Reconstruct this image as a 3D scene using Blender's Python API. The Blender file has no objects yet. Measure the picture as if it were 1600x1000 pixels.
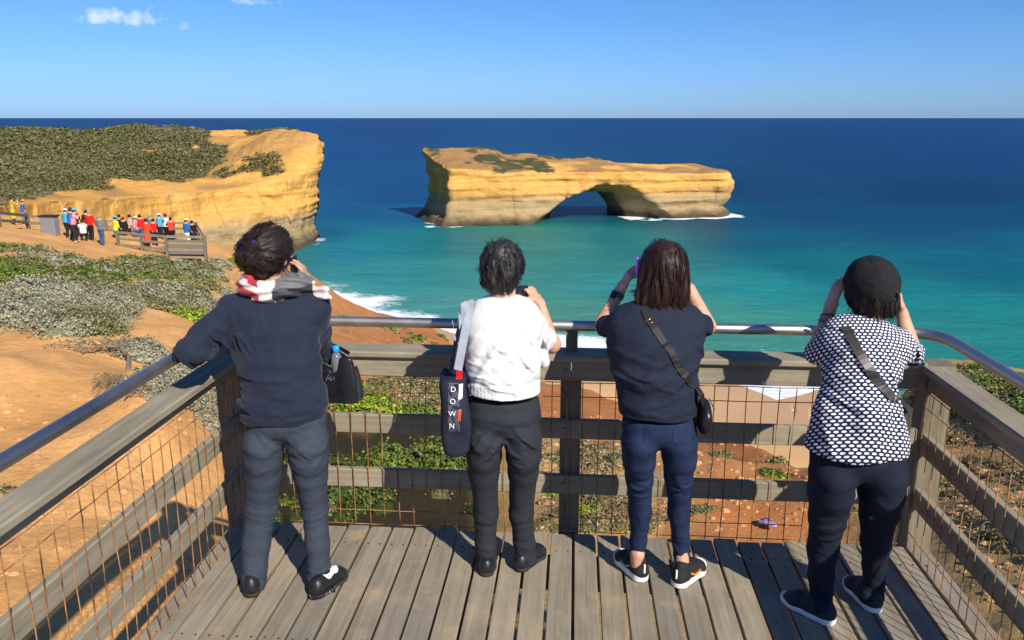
import bpy, math, random
import numpy as np
from mathutils import Vector, Matrix, noise as mnoise
random.seed(7); RNG = np.random.default_rng(7)
S = bpy.context.scene
C = S.collection
R = math.radians
# ---------------------------------------------------------------- camera, sky, sun, exposure
F = 1256.0; PITCH = R(14.12); YAW = R(4.42); CAMH = 2.0
cam_d = bpy.data.cameras.new('camera'); cam = bpy.data.objects.new('camera', cam_d); C.objects.link(cam)
cam_d.sensor_width = 36; cam_d.lens = F/1600*36; cam_d.clip_start = 0.05; cam_d.clip_end = 200000
cam.location = (0, 0, CAMH); cam.rotation_euler = (R(90)-PITCH, 0, YAW)
S.camera = cam
S.view_settings.view_transform = 'Standard'; S.view_settings.look = 'None'
S.view_settings.exposure = 0.32; S.view_settings.gamma = 1
SUN_EL = R(37); SUN_AZ = R(36)          # sunlight travels forward and to the left
def _bear(px, py):
    x = (px-800)/F; y = -(py-500)/F; f = math.cos(PITCH)+y*math.sin(PITCH); u = -math.sin(PITCH)+y*math.cos(PITCH)
    return math.atan2(x*math.cos(YAW)-f*math.sin(YAW), x*math.sin(YAW)+f*math.cos(YAW)), math.atan2(u, math.hypot(x, f))
CLOUDS = [(*_bear(190, 29), .050, .014, 1.0), (*_bear(285, 43), .026, .0065, .5), (*_bear(404, 3), .034, .0075, .5), (*_bear(243, 11), .014, .0035, .2)]
w = bpy.data.worlds.new('World'); S.world = w; w.use_nodes = True
nt = w.node_tree; nt.nodes.clear()
wo = nt.nodes.new('ShaderNodeOutputWorld'); bg = nt.nodes.new('ShaderNodeBackground')
sky = nt.nodes.new('ShaderNodeTexSky'); sky.sky_type = 'NISHITA'; sky.sun_disc = False
sky.sun_elevation = SUN_EL; sky.sun_rotation = R(180)-SUN_AZ
sky.altitude = 30; sky.air_density = 1.0; sky.dust_density = 0.35; sky.ozone_density = 2.6
bg.inputs['Strength'].default_value = 0.1
tn = nt.nodes.new('ShaderNodeMix'); tn.data_type = 'RGBA'; tn.blend_type = 'MULTIPLY'; tn.inputs[0].default_value = 1
tn.inputs[7].default_value = (0.34, 0.60, 1.02, 1)          # a clear sea sky is bluer than the model's
hs = nt.nodes.new('ShaderNodeHueSaturation'); hs.inputs['Saturation'].default_value = 1.0
nt.links.new(sky.outputs[0], hs.inputs['Color']); nt.links.new(hs.outputs[0], tn.inputs[6]); 
# three small fair-weather clouds, placed by compass bearing and height above the horizon
tcw = nt.nodes.new('ShaderNodeTexCoord'); spw = nt.nodes.new('ShaderNodeSeparateXYZ'); nt.links.new(tcw.outputs['Generated'], spw.inputs[0])
def wm(op, a, b=0.0, clamp=False):
    n = nt.nodes.new('ShaderNodeMath'); n.operation = op; n.use_clamp = clamp
    for i, v in enumerate((a, b)):
        if hasattr(v, 'is_linked'): nt.links.new(v, n.inputs[i])
        else: n.inputs[i].default_value = v
    return n.outputs[0]
azw = wm('ARCTAN2', spw.outputs[0], spw.outputs[1]); elw = wm('ARCSINE', spw.outputs[2])
cn = nt.nodes.new('ShaderNodeTexNoise'); cn.inputs['Scale'].default_value = 30; cn.inputs['Detail'].default_value = 8; cn.inputs['Roughness'].default_value = .62; nt.links.new(tcw.outputs['Generated'], cn.inputs['Vector'])
cn2 = nt.nodes.new('ShaderNodeTexNoise'); cn2.inputs['Scale'].default_value = 110; cn2.inputs['Detail'].default_value = 6; nt.links.new(tcw.outputs['Generated'], cn2.inputs['Vector'])
cover = None
for (ca, ce, cw, ch, cs) in CLOUDS:
    du_ = wm('DIVIDE', wm('SUBTRACT', azw, ca), cw); dv_ = wm('DIVIDE', wm('SUBTRACT', elw, ce), ch)
    dv_ = wm('MULTIPLY', dv_, wm('ADD', 1.35, wm('MULTIPLY', wm('SIGN', dv_), -.45)))
    m_ = wm('SUBTRACT', cs, wm('ADD', wm('MULTIPLY', du_, du_), wm('MULTIPLY', dv_, dv_)))
    cover = m_ if cover is None else wm('MAXIMUM', cover, m_)
cover = wm('ADD', cover, wm('ADD', wm('MULTIPLY', wm('SUBTRACT', cn.outputs['Fac'], .5), 4.2), wm('MULTIPLY', wm('SUBTRACT', cn2.outputs['Fac'], .5), 2.4)))
cf = wm('MULTIPLY', cover, .55, True)
cmx = nt.nodes.new('ShaderNodeMix'); cmx.data_type = 'RGBA'; cmx.inputs[7].default_value = (8.2, 8.5, 9.2, 1)
hz_ = wm('SUBTRACT', 1.0, wm('MULTIPLY', wm('ABSOLUTE', elw), 9.0), True)      # the air is paler and bluer low over the sea
hm = nt.nodes.new('ShaderNodeMix'); hm.data_type = 'RGBA'; hm.blend_type = 'MULTIPLY'; hm.inputs[7].default_value = (1.10, 1.04, 1.24, 1); nt.links.new(hz_, hm.inputs[0]); nt.links.new(tn.outputs[2], hm.inputs[6])
nt.links.new(wm('MULTIPLY', cf, .85), cmx.inputs[0]); nt.links.new(hm.outputs[2], cmx.inputs[6]); nt.links.new(cmx.outputs[2], bg.inputs['Color'])
nt.links.new(bg.outputs[0], wo.inputs['Surface'])
sun_d = bpy.data.lights.new('sun', 'SUN'); sun = bpy.data.objects.new('sun', sun_d); C.objects.link(sun)
sun_d.energy = 4.9; sun_d.angle = R(0.53); sun_d.color = (1.0, 0.93, 0.80)
SUNT = Vector((-math.sin(SUN_AZ)*math.cos(SUN_EL), math.cos(SUN_AZ)*math.cos(SUN_EL), -math.sin(SUN_EL)))
sun.rotation_euler = SUNT.to_track_quat('-Z', 'Y').to_euler()
S.cycles.max_bounces = 6; S.cycles.diffuse_bounces = 3; S.cycles.glossy_bounces = 3; S.cycles.transmission_bounces = 4
S.cycles.use_denoising = True; S.cycles.caustics_reflective = False; S.cycles.caustics_refractive = False

# ---------------------------------------------------------------- measuring the place: rays through survey points
def rayv(px, py):
    x = (px-800)/F; y = -(py-500)/F
    f = math.cos(PITCH)+y*math.sin(PITCH); u = -math.sin(PITCH)+y*math.cos(PITCH)
    c, s = math.cos(YAW), math.sin(YAW)
    return np.array([x*c-f*s, x*s+f*c, u])
O = np.array([0, 0, CAMH])
def atz(px, py, z): r = rayv(px, py); return O+r*(z-CAMH)/r[2]
def aty(px, py, y): r = rayv(px, py); return O+r*y/r[1]
def atd(px, py, d): r = rayv(px, py); return O+r*d/math.hypot(r[0], r[1])
def pxs(y): return y*0.995/F*1.03      # metres per photo pixel at depth y (approx.)

# ---------------------------------------------------------------- scene helpers
def prop(o, label=None, cat=None, group=None, kind=None):
    if label: o['label'] = label
    if cat: o['category'] = cat
    if group: o['group'] = group
    if kind: o['kind'] = kind
    return o
def empty(name, loc, label=None, cat=None, group=None, kind=None):
    o = bpy.data.objects.new(name, None); C.objects.link(o); o.location = tuple(loc); o.empty_display_size = .1
    return prop(o, label, cat, group, kind)
def mesh_obj(name, V, Fc, mat=None, parent=None, smooth=False, attrs=None, mats=None, midx=None):
    me = bpy.data.meshes.new(name)
    V = np.asarray(V, dtype=np.float32).reshape(-1, 3)
    if parent is not None:                       # children are stored relative to their thing
        off = np.array(parent_loc(parent), dtype=np.float32)
        V = V-off
    if isinstance(Fc, np.ndarray):
        n, k = Fc.shape
        me.vertices.add(len(V)); me.vertices.foreach_set('co', V.ravel())
        me.loops.add(n*k); me.loops.foreach_set('vertex_index', Fc.ravel().astype(np.int32))
        me.polygons.add(n); me.polygons.foreach_set('loop_start', np.arange(0, n*k, k, dtype=np.int32))
        me.update(calc_edges=True)
    else:
        me.from_pydata([tuple(map(float, v)) for v in V], [], [tuple(map(int, f)) for f in Fc]); me.update()
    if mats:
        for m in mats: me.materials.append(m)
        if midx is not None: me.polygons.foreach_set('material_index', np.asarray(midx, dtype=np.int32))
    elif mat: me.materials.append(mat)
    if smooth: me.polygons.foreach_set('use_smooth', np.ones(len(me.polygons), dtype=bool))
    if attrs:
        for k, a in attrs.items():
            a = np.asarray(a, dtype=np.float32)
            if a.ndim == 1:
                at = me.attributes.new(k, 'FLOAT', 'POINT'); at.data.foreach_set('value', a)
            else:
                at = me.attributes.new(k, 'FLOAT_COLOR', 'POINT')
                if a.shape[1] == 3: a = np.hstack([a, np.ones((len(a), 1), dtype=np.float32)])
                at.data.foreach_set('color', a.ravel())
    me.validate()
    o = bpy.data.objects.new(name, me); C.objects.link(o)
    if parent is not None: o.parent = parent
    return o
def parent_loc(p):
    l = np.zeros(3)
    while p is not None:
        l = l+np.array(p.location); p = p.parent
    return l
class MB:
    """collects shapes of ONE mesh"""
    def __init__(s): s.v = []; s.f = []
    def add(s, V, Fc):
        b = len(s.v); s.v += [tuple(map(float, p)) for p in V]; s.f += [tuple(int(i)+b for i in f) for f in Fc]
    def box(s, lo, hi, j=0.0):
        x0, y0, z0 = lo; x1, y1, z1 = hi
        V = [(x0,y0,z0),(x1,y0,z0),(x1,y1,z0),(x0,y1,z0),(x0,y0,z1),(x1,y0,z1),(x1,y1,z1),(x0,y1,z1)]
        if j: V = [tuple(c+random.uniform(-j, j) for c in p) for p in V]
        s.add(V, [(0,3,2,1),(4,5,6,7),(0,1,5,4),(1,2,6,5),(2,3,7,6),(3,0,4,7)])
    def bar(s, a, b, wd, ht, up=(0, 0, 1), bev=0.0):
        """bevelled bar from a to b; wd across, ht along up"""
        a = Vector(a); b = Vector(b); d = (b-a).normalized(); u = Vector(up); r = d.cross(u).normalized(); u = r.cross(d)
        h, k = wd/2, ht/2
        if bev: pr = [(-h+bev,-k),(h-bev,-k),(h,-k+bev),(h,k-bev),(h-bev,k),(-h+bev,k),(-h,k-bev),(-h,-k+bev)]
        else: pr = [(-h,-k),(h,-k),(h,k),(-h,k)]
        n = len(pr)
        V = [tuple(a+r*x+u*y) for x, y in pr]+[tuple(b+r*x+u*y) for x, y in pr]
        Fc = [tuple(range(n)), tuple(range(2*n-1, n-1, -1))]+[(i, i+n, (i+1) % n+n, (i+1) % n) for i in range(n)]
        s.add(V, Fc)
    def tube(s, pts, rad, n=8, closed=False):
        pts = [Vector(p) for p in pts]; m = len(pts); rad = rad if hasattr(rad, '__len__') else [rad]*m
        prev = None; V = []; Fc = []
        for i, p in enumerate(pts):
            if closed: t = (pts[(i+1) % m]-pts[i-1])
            else: t = pts[min(i+1, m-1)]-pts[max(i-1, 0)]
            t.normalize()
            if prev is None: x = t.orthogonal().normalized()
            else: x = (prev-t*prev.dot(t)).normalized()
            prev = x; y = t.cross(x)
            for k in range(n):
                a = 2*math.pi*k/n; V.append(tuple(p+(x*math.cos(a)+y*math.sin(a))*rad[i]))
        for i in range(m if closed else m-1):
            j = (i+1) % m
            for k in range(n): Fc.append((i*n+k, i*n+(k+1) % n, j*n+(k+1) % n, j*n+k))
        if not closed: Fc += [tuple(range(n-1, -1, -1)), tuple(range((m-1)*n, m*n))]
        s.add(V, Fc)
    def lathe(s, c, prof, n=20):
        V = []; Fc = []
        for r, z in prof:
            for k in range(n):
                a = 2*math.pi*k/n; V.append((c[0]+r*math.cos(a), c[1]+r*math.sin(a), c[2]+z))
        for i in range(len(prof)-1):
            for k in range(n): Fc.append((i*n+k, i*n+(k+1) % n, (i+1)*n+(k+1) % n, (i+1)*n+k))
        Fc += [tuple(range(n-1, -1, -1)), tuple(range((len(prof)-1)*n, len(prof)*n))]
        s.add(V, Fc)
    def build(s, name, mat, parent=None, smooth=False):
        return mesh_obj(name, s.v, s.f, mat, parent, smooth)
def text_obj(name, txt, size, mat, parent, loc, rot, extrude=.0008, align='CENTER'):
    cu = bpy.data.curves.new(name, 'FONT'); cu.body = txt; cu.size = size; cu.extrude = extrude
    cu.align_x = align; cu.align_y = 'CENTER'; cu.materials.append(mat)
    tmp = bpy.data.objects.new('tmp', cu); C.objects.link(tmp); bpy.context.view_layer.update()
    me = bpy.data.meshes.new_from_object(tmp.evaluated_get(bpy.context.evaluated_depsgraph_get())); bpy.data.objects.remove(tmp); bpy.data.curves.remove(cu)
    me.materials.clear(); me.materials.append(mat)
    o = bpy.data.objects.new(name, me); C.objects.link(o); o.parent = parent
    o.location = Vector(loc)-Vector(parent_loc(parent)); o.rotation_euler = rot
    return o

# ---------------------------------------------------------------- numpy noise
_TAB = np.random.default_rng(99).uniform(-1, 1, 64**3).astype(np.float32)
def vnoise(P, sc=1.0, seed=0):
    P = np.asarray(P, dtype=np.float64)*sc; sh = P.shape[:-1]; P = P.reshape(-1, 3)
    f0 = np.floor(P); f = (P-f0).astype(np.float32); f = f*f*f*(f*(f*6-15)+10); i = f0.astype(np.int32)
    x0 = (i[:, 0]+seed*7) & 63; y0 = (i[:, 1]+seed*13) & 63; z0 = (i[:, 2]+seed*29) & 63; x1 = (x0+1) & 63; y1 = (y0+1) & 63; z1 = (z0+1) & 63
    x0 = x0 << 12; x1 = x1 << 12; y0 = y0 << 6; y1 = y1 << 6; T = _TAB; fx, fy, fz = f[:, 0], f[:, 1], f[:, 2]
    a = T[x0+y0+z0]; b = T[x0+y0+z1]; a = a+(b-a)*fz; c = T[x0+y1+z0]; d = T[x0+y1+z1]; c = c+(d-c)*fz; a = a+(c-a)*fy
    e = T[x1+y0+z0]; b = T[x1+y0+z1]; e = e+(b-e)*fz; c = T[x1+y1+z0]; d = T[x1+y1+z1]; c = c+(d-c)*fz; e = e+(c-e)*fy
    return (a+(e-a)*fx).astype(np.float64).reshape(sh)
def fbm(P, sc, seed=0, oc=4, ga=.5):
    o = 0; a = 1
    for k in range(oc): o = o+a*vnoise(P, sc*2**k, seed+k*17); a *= ga
    return o
def sstep(a, b, x): t = np.clip((x-a)/(b-a), 0, 1); return t*t*(3-2*t)

# ---------------------------------------------------------------- materials
MATS = {}
class NB:
    def __init__(s, name):
        s.m = bpy.data.materials.new(name); s.m.use_nodes = True; s.t = s.m.node_tree; s.n = s.t.nodes
        s.b = s.n['Principled BSDF']; s.out = s.n['Material Output']
    def new(s, ty, **kw):
        n = s.n.new(ty)
        for k, v in kw.items():
            if k in n.inputs.keys(): n.inputs[k].default_value = v
            else: setattr(n, k, v)
        return n
    def link(s, a, b): s.t.links.new(a, b)
    def co(s, scale=(1, 1, 1), kind='Object'):
        tc = s.new('ShaderNodeTexCoord'); mp = s.new('ShaderNodeMapping'); mp.inputs['Scale'].default_value = scale
        s.link(tc.outputs[kind], mp.inputs[0]); return mp.outputs[0]
    def noise(s, scale, detail=4, rough=.55, vec=None, dist=0):
        n = s.new('ShaderNodeTexNoise'); n.inputs['Scale'].default_value = scale; n.inputs['Detail'].default_value = detail
        n.inputs['Roughness'].default_value = rough; n.inputs['Distortion'].default_value = dist
        if vec is not None: s.link(vec, n.inputs['Vector'])
        return n.outputs['Fac']
    def ramp(s, fac, stops):
        r = s.new('ShaderNodeValToRGB'); e = r.color_ramp.elements
        while len(e) > 1: e.remove(e[-1])
        e[0].position = stops[0][0]; e[0].color = (*stops[0][1], 1) if hasattr(stops[0][1], '__len__') else (stops[0][1],)*3+(1,)
        for p, c in stops[1:]:
            x = e.new(p); x.color = (*c, 1) if hasattr(c, '__len__') else (c, c, c, 1)
        s.link(fac, r.inputs[0]); return r.outputs[0]
    def mix(s, fac, a, b, mode='MIX'):
        n = s.new('ShaderNodeMix', data_type='RGBA', blend_type=mode)
        for sock, v in ((n.inputs[0], fac), (n.inputs[6], a), (n.inputs[7], b)):
            if hasattr(v, 'is_linked'): s.link(v, sock)
            elif hasattr(v, '__len__'): sock.default_value = (*v[:3], 1)
            else: sock.default_value = v
        return n.outputs[2]
    def math(s, op, a, b=0.0, clamp=False):
        n = s.new('ShaderNodeMath', operation=op); n.use_clamp = clamp
        for i, v in enumerate((a, b)):
            if hasattr(v, 'is_linked'): s.link(v, n.inputs[i])
            else: n.inputs[i].default_value = v
        return n.outputs[0]
    def bump(s, h, strength=.3, dist=.01, prev=None):
        n = s.new('ShaderNodeBump'); n.inputs['Strength'].default_value = strength; n.inputs['Distance'].default_value = dist
        s.link(h, n.inputs['Height'])
        if prev is not None: s.link(prev, n.inputs['Normal'])
        s.link(n.outputs[0], s.b.inputs['Normal']); return n.outputs[0]
    def attr(s, name):
        n = s.new('ShaderNodeAttribute', attribute_name=name); return n
    def set(s, color=None, rough=None, spec=None, metal=None, **kw):
        for k, v in (('Base Color', color), ('Roughness', rough), ('Specular IOR Level', spec), ('Metallic', metal)):
            if v is None: continue
            if hasattr(v, 'is_linked'): s.link(v, s.b.inputs[k])
            elif hasattr(v, '__len__'): s.b.inputs[k].default_value = (*v[:3], 1)
            else: s.b.inputs[k].default_value = v
        for k, v in kw.items(): s.b.inputs[k].default_value = v
        return s.m
def plain(name, col, rough=.6, spec=.3, var=.15, nsc=30, bump=.0, bd=.002, metal=0):
    b = NB(name); f = b.noise(nsc, 5, .6, b.co())
    lo = tuple(c*(1-var) for c in col); hi = tuple(min(1, c*(1+var)) for c in col)
    b.set(b.ramp(f, [(.3, lo), (.7, hi)]), rough, spec, metal)
    if bump: b.bump(b.noise(nsc*4, 5, .6, b.co()), bump, bd)
    return b.m
def cloth(name, col, rough=.85, weave=900, fold=.25, var=.12, sheen=.0, spec=.2):
    b = NB(name); f = b.noise(9, 4, .6, b.co())
    b.set(b.ramp(f, [(.3, tuple(c*(1-var) for c in col)), (.7, tuple(c*(1+var) for c in col))]), rough, spec)
    b.b.inputs['Sheen Weight'].default_value = sheen
    def ridge(n): return b.math('SUBTRACT', 1.0, b.math('MULTIPLY', b.math('ABSOLUTE', b.math('SUBTRACT', n, .5)), 4.5), True)
    n0 = b.bump(ridge(b.noise(7, 3, .5, b.co((1, 1, 1.5)), 1.2)), fold*1.5, .012)
    n1 = b.bump(b.noise(20, 4, .6, b.co((1, 1, .8)), .9), fold*1.5, .010, n0)
    b.bump(b.noise(weave, 2, .5, b.co()), .3, .0008, n1)
    return b.m
def wood(name, axis, lo=(.15, .125, .10), hi=(.33, .29, .235), moss=0.0, sand=None):
    b = NB(name); sc = [26, 26, 26]; sc[axis] = 1.1
    geo = b.new('ShaderNodeNewGeometry')
    tc = b.new('ShaderNodeTexCoord'); ad = b.new('ShaderNodeVectorMath', operation='ADD')
    mul = b.new('ShaderNodeVectorMath', operation='SCALE'); mul.inputs['Scale'].default_value = 40
    cmb = b.new('ShaderNodeCombineXYZ')
    for i in range(3): b.link(geo.outputs['Random Per Island'], cmb.inputs[i])
    b.link(cmb.outputs[0], mul.inputs[0]); b.link(tc.outputs['Object'], ad.inputs[0]); b.link(mul.outputs[0], ad.inputs[1])
    mp = b.new('ShaderNodeMapping'); mp.inputs['Scale'].default_value = sc; b.link(ad.outputs[0], mp.inputs[0])
    g = b.noise(1.6, 8, .68, mp.outputs[0], .4)
    big = b.noise(3.0, 4, .6, ad.outputs[0])
    col = b.ramp(g, [(.28, lo), (.5, tuple((a+c)/2 for a, c in zip(lo, hi))), (.72, hi)])
    tint = b.ramp(big, [(.3, (.80, .78, .76)), (.7, (1.12, 1.1, 1.06))])
    col = b.mix(1.0, col, tint, 'MULTIPLY')
    rnd = b.ramp(geo.outputs['Random Per Island'], [(0, (.80, .80, .82)), (.5, (1, .985, .97)), (1, (1.13, 1.09, 1.02))])
    col = b.mix(1.0, col, rnd, 'MULTIPLY')
    crack = b.ramp(b.noise(2.6, 6, .7, mp.outputs[0], .2), [(.27, 0.35), (.36, 1.0)])
    col = b.mix(1.0, col, crack, 'MULTIPLY')
    if sand:
        sp = b.ramp(b.noise(5, 6, .7, ad.outputs[0]), [(.54, 0), (.72, .55)])
        col = b.mix(sp, col, sand)
    b.set(col, .82, .25)
    b.bump(g, .5, .004)
    return b.m
# ================================================================ SETTING
def grid_faces(nu, nv):
    i, j = np.meshgrid(np.arange(nu-1), np.arange(nv-1), indexing='ij'); a = (i*nv+j).ravel()
    return np.stack([a, a+nv, a+nv+1, a+1], 1)
def theta_of(px): r = rayv(px, 300); return math.atan2(r[0], r[1])
def interp_tab(tab, th): tab = sorted(tab); return np.interp(th, [t[0] for t in tab], [t[1] for t in tab])
# ---- ground near the deck: control points surveyed as (column, row, height) or (column, row, distance)
CZ = [(-700,900,-.8),(-400,1000,-.8),(0,1000,-.95),(0,800,-1.0),(150,800,-1.05),(250,900,-1.05),(0,650,-.95),(150,640,-1.1),(250,620,-1.2),(320,640,-1.4),
      (0,560,-.85),(330,800,-1.5),(450,800,-2.2),(600,820,-2.5),(800,820,-2.5),(1000,820,-2.5),(1200,825,-2.4),(1350,850,-2.2),
      (1420,850,-1.9),(1500,900,-1.5),(1600,1000,-1.2),(1600,800,-1.5),(1500,700,-2.0),(1600,650,-2.0),(1900,800,-1.4),(2300,900,-1.2)]
CD = [(-500,400,20),(-500,370,50),(0,520,11),(0,440,18),(0,390,29),(0,358,52),(100,500,13),(100,400,38),(100,374,52),(130,379,50),(160,383,50),(188,387,50),(200,540,9.5),(200,450,23),(200,403,42),(300,500,15),(300,440,28),(320,408,46),(380,440,36),(400,500,20),(560,600,14),(600,545,38),(560,520,48),
      (530,480,62),(680,570,33),(650,620,13),(750,650,12),(900,640,20),(900,700,12.5),(1000,700,12),(1150,720,11),(1250,760,9.5)]
CREST = [(-900,372,62),(-300,350,72),(0,338,72),(60,342,66),(100,347,62),(200,356,58),(300,368,56),(350,381,58),(420,392,62),(470,420,66),(500,453,72),
         (560,477,78),(600,487,80),(640,492,80),(665,508,74),(700,540,64),(730,565,55),(780,592,44),(860,606,34),(940,620,28),(1000,640,24),(1100,662,20),
         (1150,670,19),(1200,690,17),(1260,712,15),(1330,735,13),(1400,695,13),(1440,620,16),(1490,556,22),(1600,574,22),(1800,590,22),(2300,640,22)]
pts = [atz(*c) for c in CZ]+[atd(*c) for c in CD]+[atd(*c) for c in CREST]
pts += [np.array(p) for p in ((0, -5, -1.2), (-10, -6, -.8), (10, -6, -1.2), (-3, 0, -.95), (3, 0, -1.3), (0, 2, -1.7))]
pts = np.array(pts)
def tdom(x, y): return np.stack([np.arctan2(x, y)*1.6, np.log(np.hypot(x, y)+1.0)*1.3], -1)
Q = tdom(pts[:, 0], pts[:, 1])
def tps(r2): return np.where(r2 > 1e-12, r2*np.log(r2+1e-12)*.5, 0)
nq = len(Q); K = tps(((Q[:, None]-Q[None])**2).sum(-1))+np.eye(nq)*.004
Pm = np.hstack([np.ones((nq, 1)), Q]); A = np.block([[K, Pm], [Pm.T, np.zeros((3, 3))]])
wts = np.linalg.solve(A, np.concatenate([pts[:, 2], np.zeros(3)]))
CT = sorted((theta_of(c[0]), c[2]) for c in CREST)
# shoreline of the bay (z = sea level)
SEA = -38.0
SHORE = np.array([atz(*p, SEA)[:2] for p in ((-900,450),(200,450),(420,460),(560,481),(640,500),(720,526),(800,538),(880,551),(960,556),(1060,578),(1150,606),(1215,632),
                  (1290,612),(1420,640),(1520,660),(1800,640),(2500,640))])
def poly_dist(P, L):
    """distance to an open polyline and side"""
    best = np.full(len(P), 1e9); side = np.zeros(len(P))
    for a, b in zip(L[:-1], L[1:]):
        d = b-a; t = np.clip(((P-a)@d)/(d@d), 0, 1); q = P-(a+t[:, None]*d); dist = np.hypot(q[:, 0], q[:, 1])
        cr = d[0]*(P[:, 1]-a[1])-d[1]*(P[:, 0]-a[0]); m = dist < best
        best = np.where(m, dist, best); side = np.where(m, np.sign(cr), side)
    return best*side          # positive: seaward (to the left of the line as it runs rightwards)
def beach_z(x, y):
    sd = poly_dist(np.stack([np.ravel(x), np.ravel(y)], 1), SHORE).reshape(np.shape(x))
    return SEA-sd*np.where(sd > 0, .06, .075)
def ground_z(x, y, detail=True):
    x = np.asarray(x, float); y = np.asarray(y, float); D = np.hypot(x, y); th = np.arctan2(x, y)
    Dc = np.interp(th, [c[0] for c in CT], [c[1] for c in CT])
    Dq = np.minimum(D, Dc); xx = np.sin(th)*Dq; yy = np.cos(th)*Dq
    q = tdom(xx, yy).reshape(-1, 2)
    z = np.empty(len(q))
    for i in range(0, len(q), 40000):
        qq = q[i:i+40000]; z[i:i+40000] = tps(((qq[:, None]-Q[None])**2).sum(-1))@wts[:nq]+wts[nq]+qq@wts[nq+1:]
    z = z.reshape(x.shape)
    over = np.maximum(D-Dc, 0); z = z-over*.35-np.minimum(over, 14)*over*.06-over*over*.01
    P3 = np.stack([x, y, np.zeros_like(x)], -1)
    if detail:
        amp = np.clip(D/30, .12, 1.5)
        z = z+fbm(P3, .35, 3, 4)*.12*np.clip(D/12, .25, 1)+fbm(P3, .06, 9, 4)*.35*np.clip((D-8)/20, 0, 1)
        z = z+fbm(P3, 2.5, 31, 3)*.028+np.tanh(3*vnoise(P3*[1, .5, 1], 1.1, 44))*.03*np.clip(D/9, .3, 1)
    zb = beach_z(x, y)+(fbm(P3, .05, 77, 3)*.15 if detail else 0)
    return np.maximum(z, zb)
nth, nr = 700, 330
th = np.concatenate([np.linspace(R(-180), R(-50), 80, endpoint=False), np.linspace(R(-50), R(42), nth, endpoint=False), np.linspace(R(42), R(180), 81)])
rr = np.exp(np.linspace(math.log(.9), math.log(260), nr))
TH, RR = np.meshgrid(th, rr, indexing='ij'); GX, GY = np.sin(TH)*RR, np.cos(TH)*RR
GZ = ground_z(GX, GY)
GZ = np.maximum(GZ, SEA-3)
P3 = np.stack([GX, GY, GZ], -1)
# attributes: red gravel zone, dry litter zone, beach
tr = interp_tab([(theta_of(p), v) for p, v in ((-100,0),(300,.0),(420,.35),(520,.8),(640,1),(1300,1),(1420,.35),(1500,.1),(1700,.0))], TH)
red = tr*sstep(4, 9, RR)
beach = sstep(-31, -34.5, GZ)
gshade = interp_tab([(theta_of(p), v) for p, v in ((300,0),(370,1),(720,1),(800,.25),(860,0))], TH)*(1-sstep(10.5, 13.5, RR+fbm(P3, .6, 8, 3)*2))*sstep(3, 4, RR)  # mask for shade among the bushes below the deck, painted into the ground
d_lit = interp_tab([(theta_of(p), v) for p, v in ((0,0),(300,0),(450,.6),(600,1),(760,1),(900,.9),(1060,.75),(1150,.2),(1300,.2),(1420,.8),(1700,1))], TH)
lit = d_lit*(1-sstep(10, 16, RR*np.where(TH > theta_of(1430), .45, 1)))
lit = np.clip(lit+fbm(P3, .5, 5, 3)*.25*(lit > .02), 0, 1)
def mk_ground():
    b = NB('sandy_ground'); co = b.co()
    n1 = b.noise(.5, 6, .6, co); n2 = b.noise(14, 6, .7, co); n3 = b.noise(90, 4, .7, co)
    sand = b.ramp(n1, [(.3, (.56, .28, .095)), (.52, (.72, .38, .135)), (.7, (.82, .47, .19))])
    sand = b.mix(b.ramp(n2, [(.35, .6), (.58, 0)]), sand, (.50, .25, .09)); sand = b.mix(b.ramp(b.noise(2.4, 8, .75, co, 1.5), [(.3, .5), (.45, 0)]), sand, (.44, .22, .085))
    gravel = b.ramp(n3, [(.3, (.20, .065, .022)), (.5, (.44, .155, .048)), (.72, (.64, .31, .12))])
    gravel = b.mix(b.ramp(b.noise(1.1, 5, .6, co), [(.4, 0), (.62, .5)]), gravel, (.55, .24, .08))
    litter = b.ramp(b.noise(38, 6, .8, co, 1.5), [(.3, (.14, .09, .035)), (.5, (.40, .26, .10)), (.68, (.56, .40, .18))])
    bs = b.ramp(b.noise(.08, 4, .6, co), [(.3, (.66, .38, .16)), (.7, (.76, .47, .22))])
    red = b.attr('red').outputs['Fac']; lt = b.attr('litter').outputs['Fac']; bc = b.attr('beach').outputs['Fac']
    c = b.mix(red, sand, gravel); c = b.mix(lt, c, litter); wet = b.attr('wet').outputs['Fac']; bs = b.mix(wet, bs, (.52, .32, .175)); c = b.mix(bc, c, bs)
    c = b.mix(b.attr('painted_shade').outputs['Fac'], c, b.ramp(n3, [(.3, (.012, .010, .006)), (.7, (.05, .04, .022))]))  # bush shade put into the ground colour as near-black brown
    b.set(c, .95, .1)
    n = b.bump(b.noise(6, 8, .65, co), .55, .06); b.bump(b.noise(60, 4, .7, co), .5, .012, n)
    return b.m
M_GROUND = mk_ground()
Fg = grid_faces(len(th), nr)[:, ::-1]
g = mesh_obj('ground', P3.reshape(-1, 3), Fg, M_GROUND, smooth=True, attrs={'red': red.ravel(), 'litter': lit.ravel(), 'beach': beach.ravel(), 'painted_shade': gshade.ravel(), 'wet': sstep(-35.6, -37.6, GZ+fbm(P3, .04, 12, 3)*.8).ravel()})
prop(g, 'orange sandy clifftop falling to the beach', kind='structure')

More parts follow.
